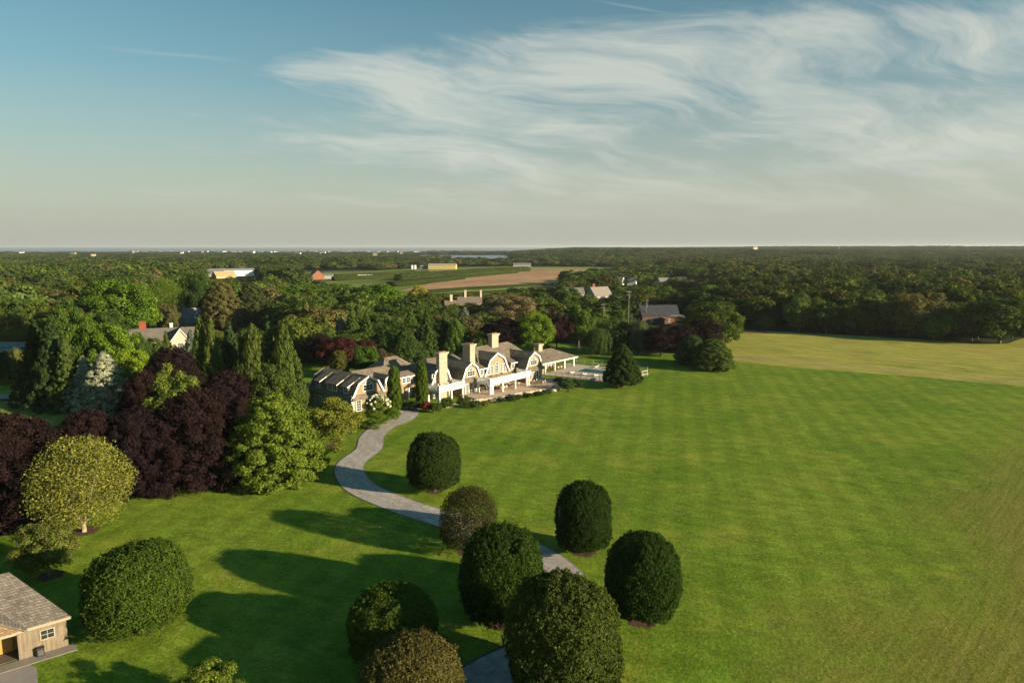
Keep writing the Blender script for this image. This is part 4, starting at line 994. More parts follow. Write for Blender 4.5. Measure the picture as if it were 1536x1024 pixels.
# balconies
def balcony(x0, x1, y0, y1, cols, z=3.15):
    m = MB(); m.box(x0, y0, z - 0.50, x1, y1, z); m.box(x0 - 0.12, y0 - 0.12, z - 0.12, x1 + 0.12, y1, z + 0.04); m.build('balcony_floor', WHITE, H)
    r = MB(); zt = z + 1.05
    for (ax, ay, bx, by) in ((x0, y0, x1, y0), (x0, y0, x0, y1), (x1, y0, x1, y1)):
        L = math.hypot(bx - ax, by - ay); k = int(L / 0.14)
        for i in range(k):
            t = (i + 0.5) / k; X, Y = ax + (bx - ax) * t, ay + (by - ay) * t; r.box(X - .035, Y - .035, z + .05, X + .035, Y + .035, zt - .06)
        r.box(min(ax, bx) - .07, min(ay, by) - .07, zt - .06, max(ax, bx) + .07, max(ay, by) + .07, zt + (0.04 if ay == by else 0.036))
        n = max(1, round(L / 3.6))
        for i in range(n + 1):
            t = i / n; X, Y = ax + (bx - ax) * t, ay + (by - ay) * t; e = .13 + (.002 if ay == by else 0); r.box(X - e, Y - e, z + .04, X + e, Y + e, zt + .14 + (.003 if ay == by else 0))
    r.build('railing', WHITE, H)
    for (x, y) in cols: MB().box(x - .19, y - .19, 0.02, x + .19, y + .19, z - 0.502).box(x - .25, y - .25, 0.021, x + .25, y + .25, .5).build('column', WHITE, H)
balcony(0, 8.2, 0, 4.2, [(0.25, 0.25), (4.1, 0.25), (7.9, 0.25), (0.25, 4.0)])
balcony(13.7, 29.2, -3.4, 1.0, [(13.95, -3.15), (14.75, -3.15), (18.6, -3.15), (23.4, -3.15), (28.1, -3.15), (28.95, -3.15), (13.95, 0.6)])
MB().box(17.2, 1.002, 2.65, 29.1, 2.99, 3.12).build('balcony_floor', PAVE, H)
# pool pavilion
hiproof(H, 43.6, 61.6, 5.0, 15.5, 3.05, 5.7, wall=False, over=0.7, hr=1.0, hl=0.2)
MB().box(40.5, 8.6, 0, 56.0, 15.0, 2.95).build('pavilion_wall', plain('cream_wall', (0.40, 0.33, 0.24)), H)
MB().box(40.8, 4.9, 0.0, 46.0, 8.59, 2.95).build('pavilion_wall', SHW, H)
for x in (47.2, 48.4, 49.6, 52.0, 53.4): FW(H, 8.6, x, 0.4, 0.9, 2.1, 2, 4, name='door')
for x in (46.9, 51.6, 56.4, 61.2): MB().box(x - .2, 5.0, 0.1, x + .2, 5.4, 2.74).build('column', WHITE, H)
for x in (56.4, 61.2): MB().box(x - .2, 14.8, 0.1, x + .2, 15.2, 2.74).build('column', WHITE, H)
MB().box(44.5, 4.75, 2.55, 61.9, 5.65, 2.745).build('beam', WHITE, H)
chimney(H, 49.6, 51.4, 9.6, 11.0, 4, 7.6)
def HW(x, y, z=0.0):
    return Vector((-16.7 + x * math.cos(R(50)) - y * math.sin(R(50)), 153.7 + x * math.sin(R(50)) + y * math.cos(R(50)), z))
def HS(name, pts, z0, z1, mat):
    p = [tuple(HW(x, y).xy) for x, y in pts]
    return structure(name, MB().prism_z(p, z0, z1).mesh(name), mat)
HS('terrace', [(8.6, 1.98), (8.6, -4.2), (12.2, -6.2), (20, -8.4), (28, -9.8), (36.5, -8.2), (39.6, -3.2), (39.6, 1.9), (38.1, -0.42), (30.8, -0.42), (30.5, 2.8), (16, 2.9)], 0.0, 0.42, PAVE)
HS('terrace_steps', [(10.8, -5.5), (10.2, -7.6), (14.8, -9.0), (15.2, -7.1)], 0.0, 0.20, PAVE)
HS('terrace_steps', [(26.2, -9.5), (26.0, -11.2), (31.0, -11.2), (31.5, -9.3)], 0.0, 0.20, PAVE)
HS('terrace_steps', [(-0.4, -1.6), (-1.6, -3.8), (2.6, -4.8), (3.4, -2.4)], 0.0, 0.20, PAVE)
HS('pool_deck', [(44.2, 4.88), (44.2, 2.2), (46.5, -13.6), (64.5, -18.5), (66.5, -14), (64.5, 9.5), (56.1, 8.4), (56.1, 4.9)], 0.0, 0.10, plain('pool_coping', (0.42, 0.36, 0.28), 0.8, 0.1, 0.5))
WATER, t_, b_ = newmat('pool_water'); b_.inputs['Base Color'].default_value = (0.05, 0.16, 0.20, 1); b_.inputs['Roughness'].default_value = 0.08
HS('pool_water', [(54.6, -0.5), (56.6, -12.6), (61.6, -12.0), (60.2, 0.2)], 0.101, 0.112, WATER)
WALLST = plain('field_stone', (0.46, 0.37, 0.26), 0.9, 0.35, 1.6, bump=0.6)
def garden_wall(p, q, h, lab, z0=0.0):
    a, b = HW(*p), HW(*q); L = (b - a).length; r_ = math.atan2((b - a).y, (b - a).x); m = MB(); n = max(2, int(L / .7)); rw = random.Random(int(L * 100))
    for k in range(n):
        x = L * k / n; m.box(x + .01, -.22 + rw.uniform(-.03, .03), 0, x + L / n - .01, .22 + rw.uniform(-.03, .03), h * rw.uniform(.9, 1.08))
    o = m.build('garden_wall', WALLST, None, (a.x, a.y, z0)); o.rotation_euler = (0, 0, r_); tag(o, lab, 'wall', 'low stone walls along the terrace')
garden_wall((16.2, -7.6), (19.6, -8.5), .85, 'low stone wall left of the big double column')
garden_wall((20.4, -8.7), (25.6, -9.7), .7, 'low stone wall along the terrace between the columns and the right steps')
garden_wall((32.2, -9.6), (36.8, -8.5), .85, 'low stone wall at the right corner of the terrace')
garden_wall((37.1, -8.0), (39.8, -3.4), .6, 'low stone wall on the pool side of the terrace')
garden_wall((3.9, -2.9), (9.6, -6.1), .7, 'low stone wall beside the left terrace steps')
def boulder(x, y, s, lab):
    v = ICO2[0] * np.array([s, s * .75, s * .55]) * (1 + .18 * lumps(ICO2[0], 3, x))[:, None]; p = HW(x, y)
    o = MB().add([tuple(q) for q in v], [tuple(f) for f in ICO2[1]]).build('boulder', WALLST, None, (p.x, p.y, s * .3)); tag(o, lab, 'boulder', 'boulders at the terrace edge')
boulder(15.6, -8.6, .9, 'big pale boulder beside the middle terrace steps'); boulder(28.4, -11.6, .8, 'pale boulder at the foot of the right terrace steps'); boulder(31.8, -10.9, 1.0, 'pale boulder right of the right terrace steps'); boulder(9.4, -7.8, .7, 'pale boulder left of the middle terrace steps'); boulder(46.0, -12.0, 1.1, 'flat grey boulder on the grass by the pool fence')
# terrace furniture
TEAK = plain('teak', (0.26, 0.15, 0.08), 0.6, 0.2, 4); CUSH = plain('cushion', (0.42, 0.36, 0.28), 0.9, 0.08); 
def chair_(x, y, z, rz, label, grp):
    r = empty('garden_chair', HW(x, y, z), R(50) + rz, label, 'chair', grp)
    MB().box(-.3, -.3, .36, .3, .3, .48).build('seat', CUSH, r); MB().box(-.3, .22, .482, .3, .32, .95).build('backrest', CUSH, r)
    for sx in (-1, 1):
        for sy in (-1, 1): MB().box(sx * .3 - .03, sy * .3 - .03, 0, sx * .3 + .03, sy * .3 + .03, .36 if sy < 0 else .9).build('leg', TEAK, r)
    for s in (-1, 1): MB().box(s * .36 - .03, -.3, .6, s * .36 + .03, .3, .65).build('armrest', TEAK, r)
    return r
def table_(x, y, z, rz, L, W_, label, hgt=0.74):
    r = empty('garden_table', HW(x, y, z), R(50) + rz, label, 'table')
    MB().box(-L / 2, -W_ / 2, hgt - .05, L / 2, W_ / 2, hgt).build('tabletop', TEAK, r)
    for sx in (-1, 1):
        for sy in (-1, 1): MB().box(sx * (L / 2 - .1) - .04, sy * (W_ / 2 - .1) - .04, 0, sx * (L / 2 - .1) + .04, sy * (W_ / 2 - .1) + .04, hgt - .051).build('leg', TEAK, r)
def lounge_(x, y, z, rz, label, grp=None):
    r = empty('sun_lounger', HW(x, y, z), R(50) + rz, label, 'sun lounger', grp)
    MB().box(-.35, -.95, .28, .35, .45, .42).build('mattress', WHITE, r)
    MB().add([(-.35, .46, .28), (.35, .46, .28), (.35, 1.0, .72), (-.35, 1.0, .72), (-.35, .40, .42), (.35, .40, .42), (.35, .92, .84), (-.35, .92, .84)], [(0, 3, 2, 1), (4, 5, 6, 7), (0, 1, 5, 4), (1, 2, 6, 5), (2, 3, 7, 6), (3, 0, 4, 7)]).build('backrest', WHITE, r)
    for sx in (-1, 1):
        for yy in (-.8, .35): MB().box(sx * .3 - .03, yy - .03, 0, sx * .3 + .03, yy + .03, .28).build('leg', TEAK, r)
gt = 'garden chairs round the covered terrace table'
table_(20.5, -0.6, 0.42, 0, 2.6, 1.1, 'long teak dining table on the covered terrace')
for i, (x, y, rz, l) in enumerate([(19.6, -1.7, math.pi, 'front left'), (20.6, -1.7, math.pi, 'front middle'), (21.5, -1.7, math.pi, 'front right'), (19.6, .5, 0, 'back left'), (20.6, .5, 0, 'back middle'), (21.5, .5, 0, 'back right')]):
    chair_(x, y, 0.42, rz, 'cushioned chair at the %s of the teak dining table' % l, gt)
table_(25.6, -0.8, 0.42, 0, 1.2, 1.2, 'square coffee table at the right of the covered terrace', 0.45)
chair_(24.4, -1.6, .42, -2.4, 'cushioned armchair left of the square coffee table', 'armchairs round the coffee table'); chair_(26.8, -1.6, .42, 2.4, 'cushioned armchair right of the square coffee table', 'armchairs round the coffee table'); chair_(25.6, .6, .42, 0, 'cushioned armchair behind the square coffee table', 'armchairs round the coffee table')
table_(32.5, -4.2, 0.42, 0.3, 1.8, 1.0, 'teak table on the open terrace below the right gable')
gs = 'chairs on the open terrace'
chair_(31.8, -5.3, .42, math.pi + .3, 'chair before the open terrace table, nearer the steps', gs); chair_(33.1, -5.0, .42, math.pi + .3, 'chair before the open terrace table, nearer the pool', gs); chair_(31.4, -3.3, .42, .3, 'chair behind the open terrace table, nearer the balcony', gs); chair_(33.0, -2.9, .42, .3, 'chair behind the open terrace table, nearer the gable wall', gs)
bench = empty('garden_bench', HW(16.2, 1.2, .42), R(50), 'dark wooden bench against the wall under the balcony', 'bench')
MB().box(-1, -.25, .4, 1, .25, .46).build('seat', DARKM, bench); MB().box(-1, .2, .461, 1, .26, .95).build('backrest', DARKM, bench)
for s in (-1, 1): MB().box(s * .9 - .04, -.24, 0, s * .9 + .04, .24, .40).build('leg', DARKM, bench)
for i, x in enumerate((3.0, 5.2)):
    chair_(x - 0.9, 2.2, 3.19, 0.4 - i, 'dark chair on the left balcony, %s the chimney' % ('left of' if i == 0 else 'beside'), 'chairs on the left balcony')
table_(21.5, 1.0, 3.19, 0, 1.6, .9, 'low table on the long balcony under the arched window', .5); chair_(25.9, .6, 3.19, .3, 'chair on the long balcony under the middle gable', 'chairs on the long balcony')
gp = 'white loungers along the far side of the pool'
for i, (x, y) in enumerate([(63.4, -1.5), (63.7, -5.5), (64.0, -9.5), (64.3, -13.0)]): lounge_(x, y, .1, R(-95), ['white lounger behind the pool, nearest the pavilion', 'white lounger behind the pool, second from the pavilion', 'white lounger behind the pool, third from the pavilion', 'white lounger behind the pool, behind the conical tree'][i], gp)
gp2 = 'white loungers along the near side of the pool'
for i, (x, y) in enumerate([(50.6, -1.5), (51.0, -5.5), (51.4, -9.0)]): lounge_(x, y, .1, R(85), ['white lounger before the pool, nearest the pavilion', 'middle white lounger before the pool', 'white lounger before the pool, nearest the conical tree'][i], gp2)
table_(54.2, 6.6, .1, 0, 2.4, 1.1, 'dining table under the pavilion roof')
for i, (x, y, rz) in enumerate([(53.5, 5.5, math.pi), (54.9, 5.5, math.pi), (53.5, 7.7, 0), (54.9, 7.7, 0)]): chair_(x, y, .1, rz, ['chair at the pavilion table, pool side and chimney end', 'chair at the pavilion table, pool side and open end', 'chair at the pavilion table, wall side and chimney end', 'chair at the pavilion table, wall side and open end'][i], 'chairs under the pavilion')
# pool fence
def post_fence(pts, label, gap=1.9, h=1.2, mat=None):
    a = HW(*pts[0]); r = empty('pool_fence', a, 0, label, 'fence'); mt = mat or DARKM; rails = MB()
    for i in range(len(pts) - 1):
        p, q = HW(*pts[i]) - a, HW(*pts[i + 1]) - a; L = (q - p).length; n = max(1, round(L / gap))
        for k in range(n + (i == len(pts) - 2)):
            c = p.lerp(q, k / n); MB().box(c.x - .05, c.y - .05, 0, c.x + .05, c.y + .05, h + .05).build('post', mt, r)
        for z in (.15, h - .08): rails.tube([p + Vector((0, 0, z)), q + Vector((0, 0, z))], .03, 4)
        nb = int(L / .25)
        for k in range(nb):
            c = p.lerp(q, (k + .5) / nb); rails.box(c.x - .006, c.y - .006, .12, c.x + .006, c.y + .006, h - .1)
    rails.build('rail', mt, r)
post_fence([(43.4, 4.4), (43.6, 3.0), (47.9, -14.6)], 'dark post and wire fence along the near side of the pool deck')
post_fence([(66.8, 8.0), (68.4, -16)], 'pale post fence on the far side of the pool', 3.0, 1.3, plain('pale_metal', (0.4, 0.38, 0.34)))
gx, gy = G(967, 564)
goal = empty('soccer_goal', (gx, gy, 0), R(38), 'small white soccer goal on the lawn right of the conical tree', 'goal')
m = MB(); m.tube([(-1.1, 0, 0), (-1.1, 0, 1.5)], .06, 6); m.tube([(1.1, 0, 0), (1.1, 0, 1.5)], .06, 6); m.tube([(-1.1, 0, 1.5), (1.1, 0, 1.5)], .06, 6); m.tube([(-1.1, .0, 0), (-1.1, .8, 0), (1.1, .8, 0), (1.1, 0, 0)], .05, 6); m.tube([(-1.1, 0, 1.5), (-1.1, .8, 0)], .04, 5); m.tube([(1.1, 0, 1.5), (1.1, .8, 0)], .04, 5); m.build('frame', WHITE, goal)
# shrubs round the house
gsb = 'shrubs along the foot of the mansion'
def shrub(px, by, ty, wpx, tint, label, kind='big', name='shrub'): return tree(name, px, by, ty, wpx, kind, tint, label, gsb)
hy = shrub(567, 629, 592, 40, (0.10, 0.14, 0.03), 'white flowering hydrangea by the left wing door', name='hydrangea_shrub')
for s in [(560, 640, 619, 50, (0.07, 0.12, 0.015), 'low green hedge mound in front of the white hydrangea'), (588, 632, 612, 26, (0.08, 0.14, 0.016), 'low green mound at the foot of the left columnar tree'),
          (607, 612, 600, 24, (0.05, 0.09, 0.015), 'dark low shrub by the entrance door'), (622, 615, 601, 20, 'deep', 'dark low shrub left of the right columnar tree'),
          (640, 617, 602, 18, (0.16, 0.035, 0.03), 'red-leaved shrub under the left balcony corner'), (655, 619, 604, 18, (0.06, 0.10, 0.02), 'small green shrub right of the red-leaved shrub'),
          (671, 614, 596, 20, (0.055, 0.095, 0.02), 'round green shrub under the left balcony'), (696, 611, 593, 22, (0.05, 0.085, 0.02), 'round dark shrub right of the left balcony'),
          (713, 612, 599, 18, (0.05, 0.075, 0.03), 'greyish shrub before the terrace wall'), (727, 611, 600, 12, (0.10, 0.13, 0.03), 'pale green shrub before the terrace wall'),
          (751, 604, 597, 12, 'deep', 'low dark shrub beside the terrace steps'), (770, 601, 592, 24, (0.03, 0.055, 0.018), 'wide dark shrub between the two flights of steps'),
          (792, 596, 589, 18, (0.045, 0.075, 0.02), 'low shrub below the open terrace'), (808, 594, 587, 18, (0.04, 0.07, 0.02), 'low shrub below the terrace, left of its corner'), (820, 591, 584, 16, (0.04, 0.07, 0.02), 'low shrub just left of the terrace corner'),
          (850, 586, 567, 24, (0.045, 0.085, 0.03), 'leafy dark shrub by the terrace corner'), (864, 583, 569, 20, (0.03, 0.055, 0.022), 'dark shrub right of the leafy one by the terrace corner'), (838, 574, 566, 16, (0.06, 0.10, 0.02), 'green shrub inside the corner of the pool fence')]:
    shrub(*s)
# hydrangea blooms: a part of the shrub
mb = MB(); rgq = random.Random(2)
for i in range(46):
    a = rgq.uniform(0, 6.28); ph_ = rgq.uniform(0.1, 1.35); r_ = 0.49
    c = Vector((math.cos(a) * math.cos(ph_) * r_, math.sin(a) * math.cos(ph_) * r_, 0.5 + math.sin(ph_) * 0.47)); q = ICO1[0] * rgq.uniform(.045, .07)
    mb.add([(c.x + v[0], c.y + v[1], c.z + v[2]) for v in q], [tuple(f) for f in ICO1[1]])
mb.build('blossom', plain('petals', (0.45, 0.47, 0.33), 0.9, 0.15, 30), hy)
# barn bottom left
WOODG, t_, b_ = newmat('weathered_boards')
tc_ = nn(t_, 'ShaderNodeTexCoord'); mp_ = mapping(t_, tc_.outputs['Object'], scale=(6.5, 6.5, 0.35)); nz_ = noise(t_, mp_, 1.0, 4, 0.6)
c_ = mixc(t_, ramp(t_, nz_, [(0.3, 0.0), (0.7, 1.0)]), (0.13, 0.105, 0.072), (0.245, 0.20, 0.135)); c_ = mixc(t_, 1.0, c_, ramp(t_, noise(t_, tc_.outputs['Object'], 1.2, 4), [(0.3, .8), (.7, 1.15)]), 'MULTIPLY')
t_.links.new(c_, b_.inputs['Base Color']); b_.inputs['Roughness'].default_value = 0.9
BROOF = shingle('barn_roof_shingle', (0.165, 0.148, 0.125), 0.16, 0.13, 0.3, 0.25)
A = Vector((-40.4, 57.8, 0)); Bq = Vector((-43.25, 55.55, 0)); ang = math.atan2((A - Bq).y, (A - Bq).x)
BN = empty('wooden_barn', A, ang, 'weathered wooden barn with grey shingle roof, open porch and one small window', 'barn')
# local: +x along the front wall to its right corner (origin), -y outward
Lw = 3.65
m = MB(); m.box(-Lw, 0, 0, 0, .15, 3.0); m.add([(0, .151, 0), (-3.4, 8.3, 0), (-3.55, 8.3, 0), (-.16, .151, 0), (0, .151, 3), (-3.4, 8.3, 3), (-3.55, 8.3, 3), (-.16, .151, 3)], [(3, 2, 1, 0), (4, 5, 6, 7), (0, 1, 5, 4), (1, 2, 6, 5), (2, 3, 7, 6), (3, 0, 4, 7)]); m.box(-Lw, .151, 0, -Lw + .15, 5, 3.0); m.build('wall', WOODG, BN)
wframe(BN, (0, 0, 0), (1, 0), (0, -1), -1.95, 1.35, .95, .78, 2, 2, fr=.09, mat=plain('window_trim', (0.34, 0.29, 0.22)))
r = MB(); ro = [(0.35, -.40, 2.95), (-3.5, 8.9, 2.95), (-3.7, 4.7, 6.4), (-14, 4.7, 6.4), (-14, -.40, 2.95), (-14, 8.9, 2.95)]
r.add(ro + [(x, y, z - .16) for x, y, z in ro], [(0, 1, 2), (0, 2, 3, 4), (1, 5, 3, 2), (8, 7, 6), (10, 9, 8, 6), (8, 9, 11, 7), (0, 6, 7, 1), (4, 10, 6, 0), (1, 7, 11, 5), (3, 9, 10, 4), (5, 11, 9, 3)]); r.build('roof', BROOF, BN)
MB().box(-Lw, -.46, 2.70, .38, -.402, 2.93).build('fascia', plain('fascia_board', (0.34, 0.28, 0.20)), BN)
def porch_pr(dz): return [(-2.9, 2.97 - dz), (-6.2, 5.25 - dz), (-9.5, 2.97 - dz)]
q = MB()
for a_, b_ in ((0, 1), (1, 2)):
    o_, n_ = porch_pr(0), porch_pr(.16); q.prism_y([o_[a_], o_[b_], n_[b_], n_[a_]], -.85, 4.2)
q.build('porch_roof', BROOF, BN)
MB().prism_y([(-9.3, 2.955), (-3.1, 2.955), (-6.2, 5.05)], -.66, -.5).build('porch_gable', shingle('brown_shingle', (0.24, 0.165, 0.10), .16, .12), BN)
MB().box(-9.6, -.70, 2.72, -Lw - .01, -.45, 2.95).build('porch_beam', plain('beam_board', (0.34, 0.28, 0.20)), BN)
MB().box(-Lw - 5.6, 2.2, 0, -Lw - .01, 2.3, 2.7).build('inner_wall', plain('orange_wood', (0.42, 0.20, 0.06)), BN)
MB().box(-Lw - 1.35, 2.05, .03, -Lw - .35, 2.19, 2.1).build('door', plain('orange_door', (0.50, 0.24, 0.06)), BN)
MB().box(-Lw - 6, -1.3, 0.0, 0.55, 0.0, .06).build('threshold', plain('concrete', (0.22, .20, .17)), BN)
MB().box(-Lw - 6, .31, 0.0, -Lw - .02, 5.0, .05).build('porch_floor', plain('dark_floor', (0.10, .085, .07)), BN)
c = (A + Vector((math.cos(ang) * -2.1 + math.sin(ang) * .35, math.sin(ang) * -2.1 - math.cos(ang) * .35, .06)))
ac = empty('utility_box', c, ang, 'small black utility box at the foot of the barn wall under its window', 'box')
MB().box(-.28, -.2, 0, .28, .2, .72).box(-.3, -.22, .721, .3, .22, .78).build('casing', DARKM, ac); MB().box(-.2, -.215, .1, .2, -.201, .6).build('grille', plain('grey_grille', (.08, .08, .08)), ac)
sheet('gravel_yard', [G(*p) for p in [(-80, 1060), (60, 1060), (55, 1000), (28, 992), (-80, 1010)]], 0.016, PATH)
# ---------------------------------------------------------------- other houses
def simple_house(name, label, X, Y, rz, L, W_, ze, zr, wm, rm, chim=None, wins=3, z=0.0, group=None, gable=None, cat='house', trim=True):
    r = empty(name, (X, Y, z), rz, label, cat, group); e = 0.35
    x0, x1, y0, y1 = -L / 2, L / 2, -W_ / 2, W_ / 2; zr0 = zr - 0.12
    w_ = MB(); w_.box(x0, y0, -1.5, x1, y1, ze)
    for x in (x0, x1 - .2): w_.add([(x, y0, ze + .001), (x, y1, ze + .001), (x, 0, zr0), (x + .2, y0, ze + .001), (x + .2, y1, ze + .001), (x + .2, 0, zr0)], [(0, 2, 1), (3, 4, 5), (0, 3, 5, 2), (1, 2, 5, 4), (0, 1, 4, 3)])
    w_.build('wall', wm, r)
    k = (zr - ze) / (W_ / 2); a, b = ze - e * k, zr
    v = [(x0 - e, y0 - e, a), (x1 + e, y0 - e, a), (x1 + e, 0, b), (x0 - e, 0, b), (x1 + e, y1 + e, a), (x0 - e, y1 + e, a)]
    v += [(p, q, s - .15) for p, q, s in v]
    MB().add(v, [(0, 1, 2, 3), (3, 2, 4, 5), (9, 8, 7, 6), (11, 10, 8, 9), (0, 6, 7, 1), (1, 7, 8, 2), (2, 8, 10, 4), (4, 10, 11, 5), (5, 11, 9, 3), (3, 9, 6, 0)]).build('roof', rm, r)
    for c in (chim or []): MB().box(c[0] - c[3], -c[4] + c[1], ze, c[0] + c[3], c[1] + c[4], c[2]).box(c[0] - c[3] - .12, c[1] - c[4] - .12, c[2] + .001, c[0] + c[3] + .12, c[1] + c[4] + .12, c[2] + .3).build('chimney', c[5], r)
    for i in range(wins):
        s = x0 + L * (i + .5) / wins - .55; wframe(r, (0, y0, 0), (1, 0), (0, -1), s, 1.0, 1.1, 1.3, 2, 2)
    for g in (gable or []):
        cx, hw, yf, zt = g; zb = ze - .1
        MB().prism_y([(cx - hw + .1, -1.0), (cx + hw - .1, -1.0), (cx + hw - .1, zb), (cx, zt - .15), (cx - hw + .1, zb)], yf, yf + .3).build('gable_wall', wm, r)
        q = MB(); kk = (zt - zb) / hw
        for s in (-1, 1):
            p = [(cx + s * (hw + .3), zb - .3 * kk), (cx, zt), (cx, zt - .16), (cx + s * (hw + .3), zb - .3 * kk - .16)]
            if s > 0: p = p[::-1]
            q.prism_y(p, yf - .3, 0)
        q.build('gable_roof', rm, r); wframe(r, (0, yf, 0), (1, 0), (0, -1), cx - .9, .9, 1.8, 1.5, 4, 2)
        tr = MB()
        for s in (-1, 1):
            p = [(cx + s * (hw + .32), zb - .3 * kk + .03), (cx, zt + .03), (cx, zt - .4), (cx + s * (hw + .32), zb - .3 * kk - .35)]
            if s > 0: p = p[::-1]
            tr.prism_y(p, yf - .38, yf - .302)
        tr.build('gable_trim', WHITE, r)
    return r
CREAM = plain('cream_paint', (0.50, 0.43, 0.32), 0.7, 0.06)
NG = bpy.data.materials['grey_roof']
simple_house('neighbour_house', 'cream house with grey roof, brick chimney and two pointed white gables', -123.6, 241, R(22), 21.5, 8.5, 3.6, 7.4, CREAM, shingle('brown_grey_roof', (0.15, 0.135, 0.115), .2, .15, .25, .2),
    [(-6.8, .3, 9.6, 1.0, .7, BRICK), (2.2, .8, 8.6, .45, .4, WHITE)], 3, gable=[(-7.5, 2.3, -6.0, 6.2), (5.4, 3.0, -6.6, 7.6)])
simple_house('grey_house', 'grey-roofed gabled house with stone chimney behind the neighbour house', -143, 300, R(70), 12, 9, 3.6, 9.0, plain('grey_wall', (0.22, .23, .24)), GROOF, [(-2.5, 0.3, 10.8, .6, .6, STONE)], 2)
simple_house('small_cottage', 'small grey cottage with brick chimney half hidden by trees', -157, 352, R(60), 9, 7, 4.0, 8.0, plain('grey_wall2', (0.2, .2, .2)), GROOF, [(1, 0, 11.2, .7, .6, BRICK)], 2)
x_, y_ = G(975, 486)
simple_house('dark_roofed_house', 'dark-roofed house with orange brick end behind the copper beeches', 69, 322, R(8), 18, 9, 4.2, 8.6, plain('dark_brick', (.10, .055, .04)), DROOF, None, 2, gable=None)
simple_house('brick_annex', 'low orange brick annex of flat shape beside the dark-roofed house', 76, 312, R(-12), 6, 6, 4.4, 4.9, plain('orange_brick', (0.50, 0.19, 0.07)), GROOF, None, 1)
simple_house('brick_house', 'brick house almost hidden right of the dark-roofed house', 88, 318, R(-10), 9, 7, 4.6, 6.2, plain('orange_brick2', (0.42, 0.15, 0.06)), DROOF, [(1, -2, 7.6, .5, .5, WHITE)], 2)
simple_house('dark_shed', 'small dark shed with low gable roof behind the willow', *G(883, 500), R(20), 7, 5, 2.8, 4.4, plain('dark_wall', (.06, .06, .05)), DROOF, None, 1, cat='shed')
simple_house('stone_chimney_house', 'brown-roofed house with two tall pale chimneys below the ploughed field', *G(704, 466), R(10), 13, 8, 5, 8.0, SHW, plain('brown_roof', (.155, .125, .10)), [(-2.2, 0, 11.4, .6, .6, CREAM), (6.6, 0, 11.2, .5, .5, CREAM)], 2)
simple_house('chimney_cottage', 'cottage of which only a pale chimney rises from the trees', *G(677, 468), R(10), 7, 6, 4, 6.6, SHW, SHR, [(0, 0, 9.4, .7, .7, CREAM)], 1)
simple_house('grey_gable_house', 'pale grey gabled house with red chimney in the middle distance', *G(898, 457), R(35), 14, 9, 6.2, 11.2, plain('pale_wall', (.34, .32, .28)), plain('pale_roof', (.20, .18, .155)), [(-4, 1, 12.8, .9, .7, BRICK)], 2)
far_specs = [(853, 449, 20, 9, 'long low grey roof left of the pale grey gabled house', 'grey'), (948, 428, 8, 6, 'white house among trees beyond the dark roof', 'white'), (955, 422, 12, 8, 'tan house with trees on both sides, below the far wood', 'tan'),
             (972, 420, 11, 8, 'tan-walled house right of the white one', 'tan'), (928, 428, 9, 7, 'small white-trimmed house left of the white house', 'white'), (997, 430, 13, 8, 'grey-roofed house, left of three in a row', 'grey'),
             (1009, 430, 11, 8, 'grey-roofed house, middle of three in a row', 'grey'), (1020, 429, 11, 8, 'grey-roofed house, right of three in a row', 'grey'), (1011, 414, 16, 9, 'tan house high up near the wood edge', 'tan'), (1047, 416, 14, 9, 'tan house at the right of the settlement', 'tan'), (1088, 445, 14, 8, 'white flat building at the edge of the dark wood', 'white')]
for px, by, L, W_, lab, c in far_specs:
    simple_house('village_house', lab, *G(px, by), rng.uniform(-.6, .6), L, W_, 5.2 if c != 'grey' else 4.6, 8.2, {'white': WHITE, 'tan': YELP, 'grey': plain('w', (.3, .28, .25))}[c], {'white': GROOF, 'tan': plain('r', (.25, .2, .15)), 'grey': GROOF}[c], None, 0, group='houses beyond the dark roof')
# farm buildings
simple_house('red_barn', 'red barn with steep red roof at the field edge', *G(475, 419), R(-58), 13, 13, 5, 10.5, REDP, plain('red_roof', (.17, .07, .045)), None, 2, cat='barn')
simple_house('farm_annex', 'low grey annex beside the red barn', *G(490, 418), R(10), 14, 9, 4, 6, plain('grey_w', (.35, .34, .32)), GROOF, None, 0, cat='barn')
simple_house('warehouse', 'long white warehouse with flat grey roof', *G(350, 413.5), R(24), 58, 30, 7, 9, WHITE, plain('metal_roof', (.30, .31, .32)), None, 0, cat='warehouse')
simple_house('sand_barn', 'tan gabled barn in front of the white warehouse', *G(336, 417), R(40), 22, 18, 3, 8, YELP, plain('tan_roof', (.42, .33, .16)), None, 0, cat='barn')
simple_house('warehouse_shed', 'grey-roofed low shed left of the tan gabled barn', *G(322, 415), R(10), 22, 14, 5, 8, plain('g3', (.3, .3, .3)), GROOF, None, 0, cat='shed')
simple_house('yellow_barn', 'long yellow barn on the far field', *G(664, 403.6), R(-3), 44, 16, 6.2, 8.8, plain('yellow_wall', (.48, .38, .15)), plain('tan_roof2', (.36, .30, .2)), None, 6, cat='barn')
simple_house('dark_barn', 'dark low barn left of the long yellow barn', *G(638, 403.5), R(-3), 16, 12, 4, 6.4, plain('dw', (.1, .11, .13)), GROOF, None, 0, cat='barn')
for i, px in enumerate((618, 622.5)):
    x, y = G(px, 403.6); s = empty('silo', (x, y, 0), 0, 'white farm silo, %s of a pair left of the dark low barn' % ('left' if i == 0 else 'right'), 'silo', 'two farm silos')
    MB().tube([(0, 0, 0), (0, 0, 6)], 2.0, 12).build('body', WHITE, s); MB().tube([(0, 0, 6.001), (0, 0, 7), (0, 0, 7.6)], [2.05, 1.4, .3], 12).build('roof', GROOF, s)
simple_house('greenhouse', 'small white greenhouse on the green field', *G(548, 417.5), R(5), 16, 8, 2.6, 4.2, WHITE, WHITE, None, 0, cat='greenhouse')
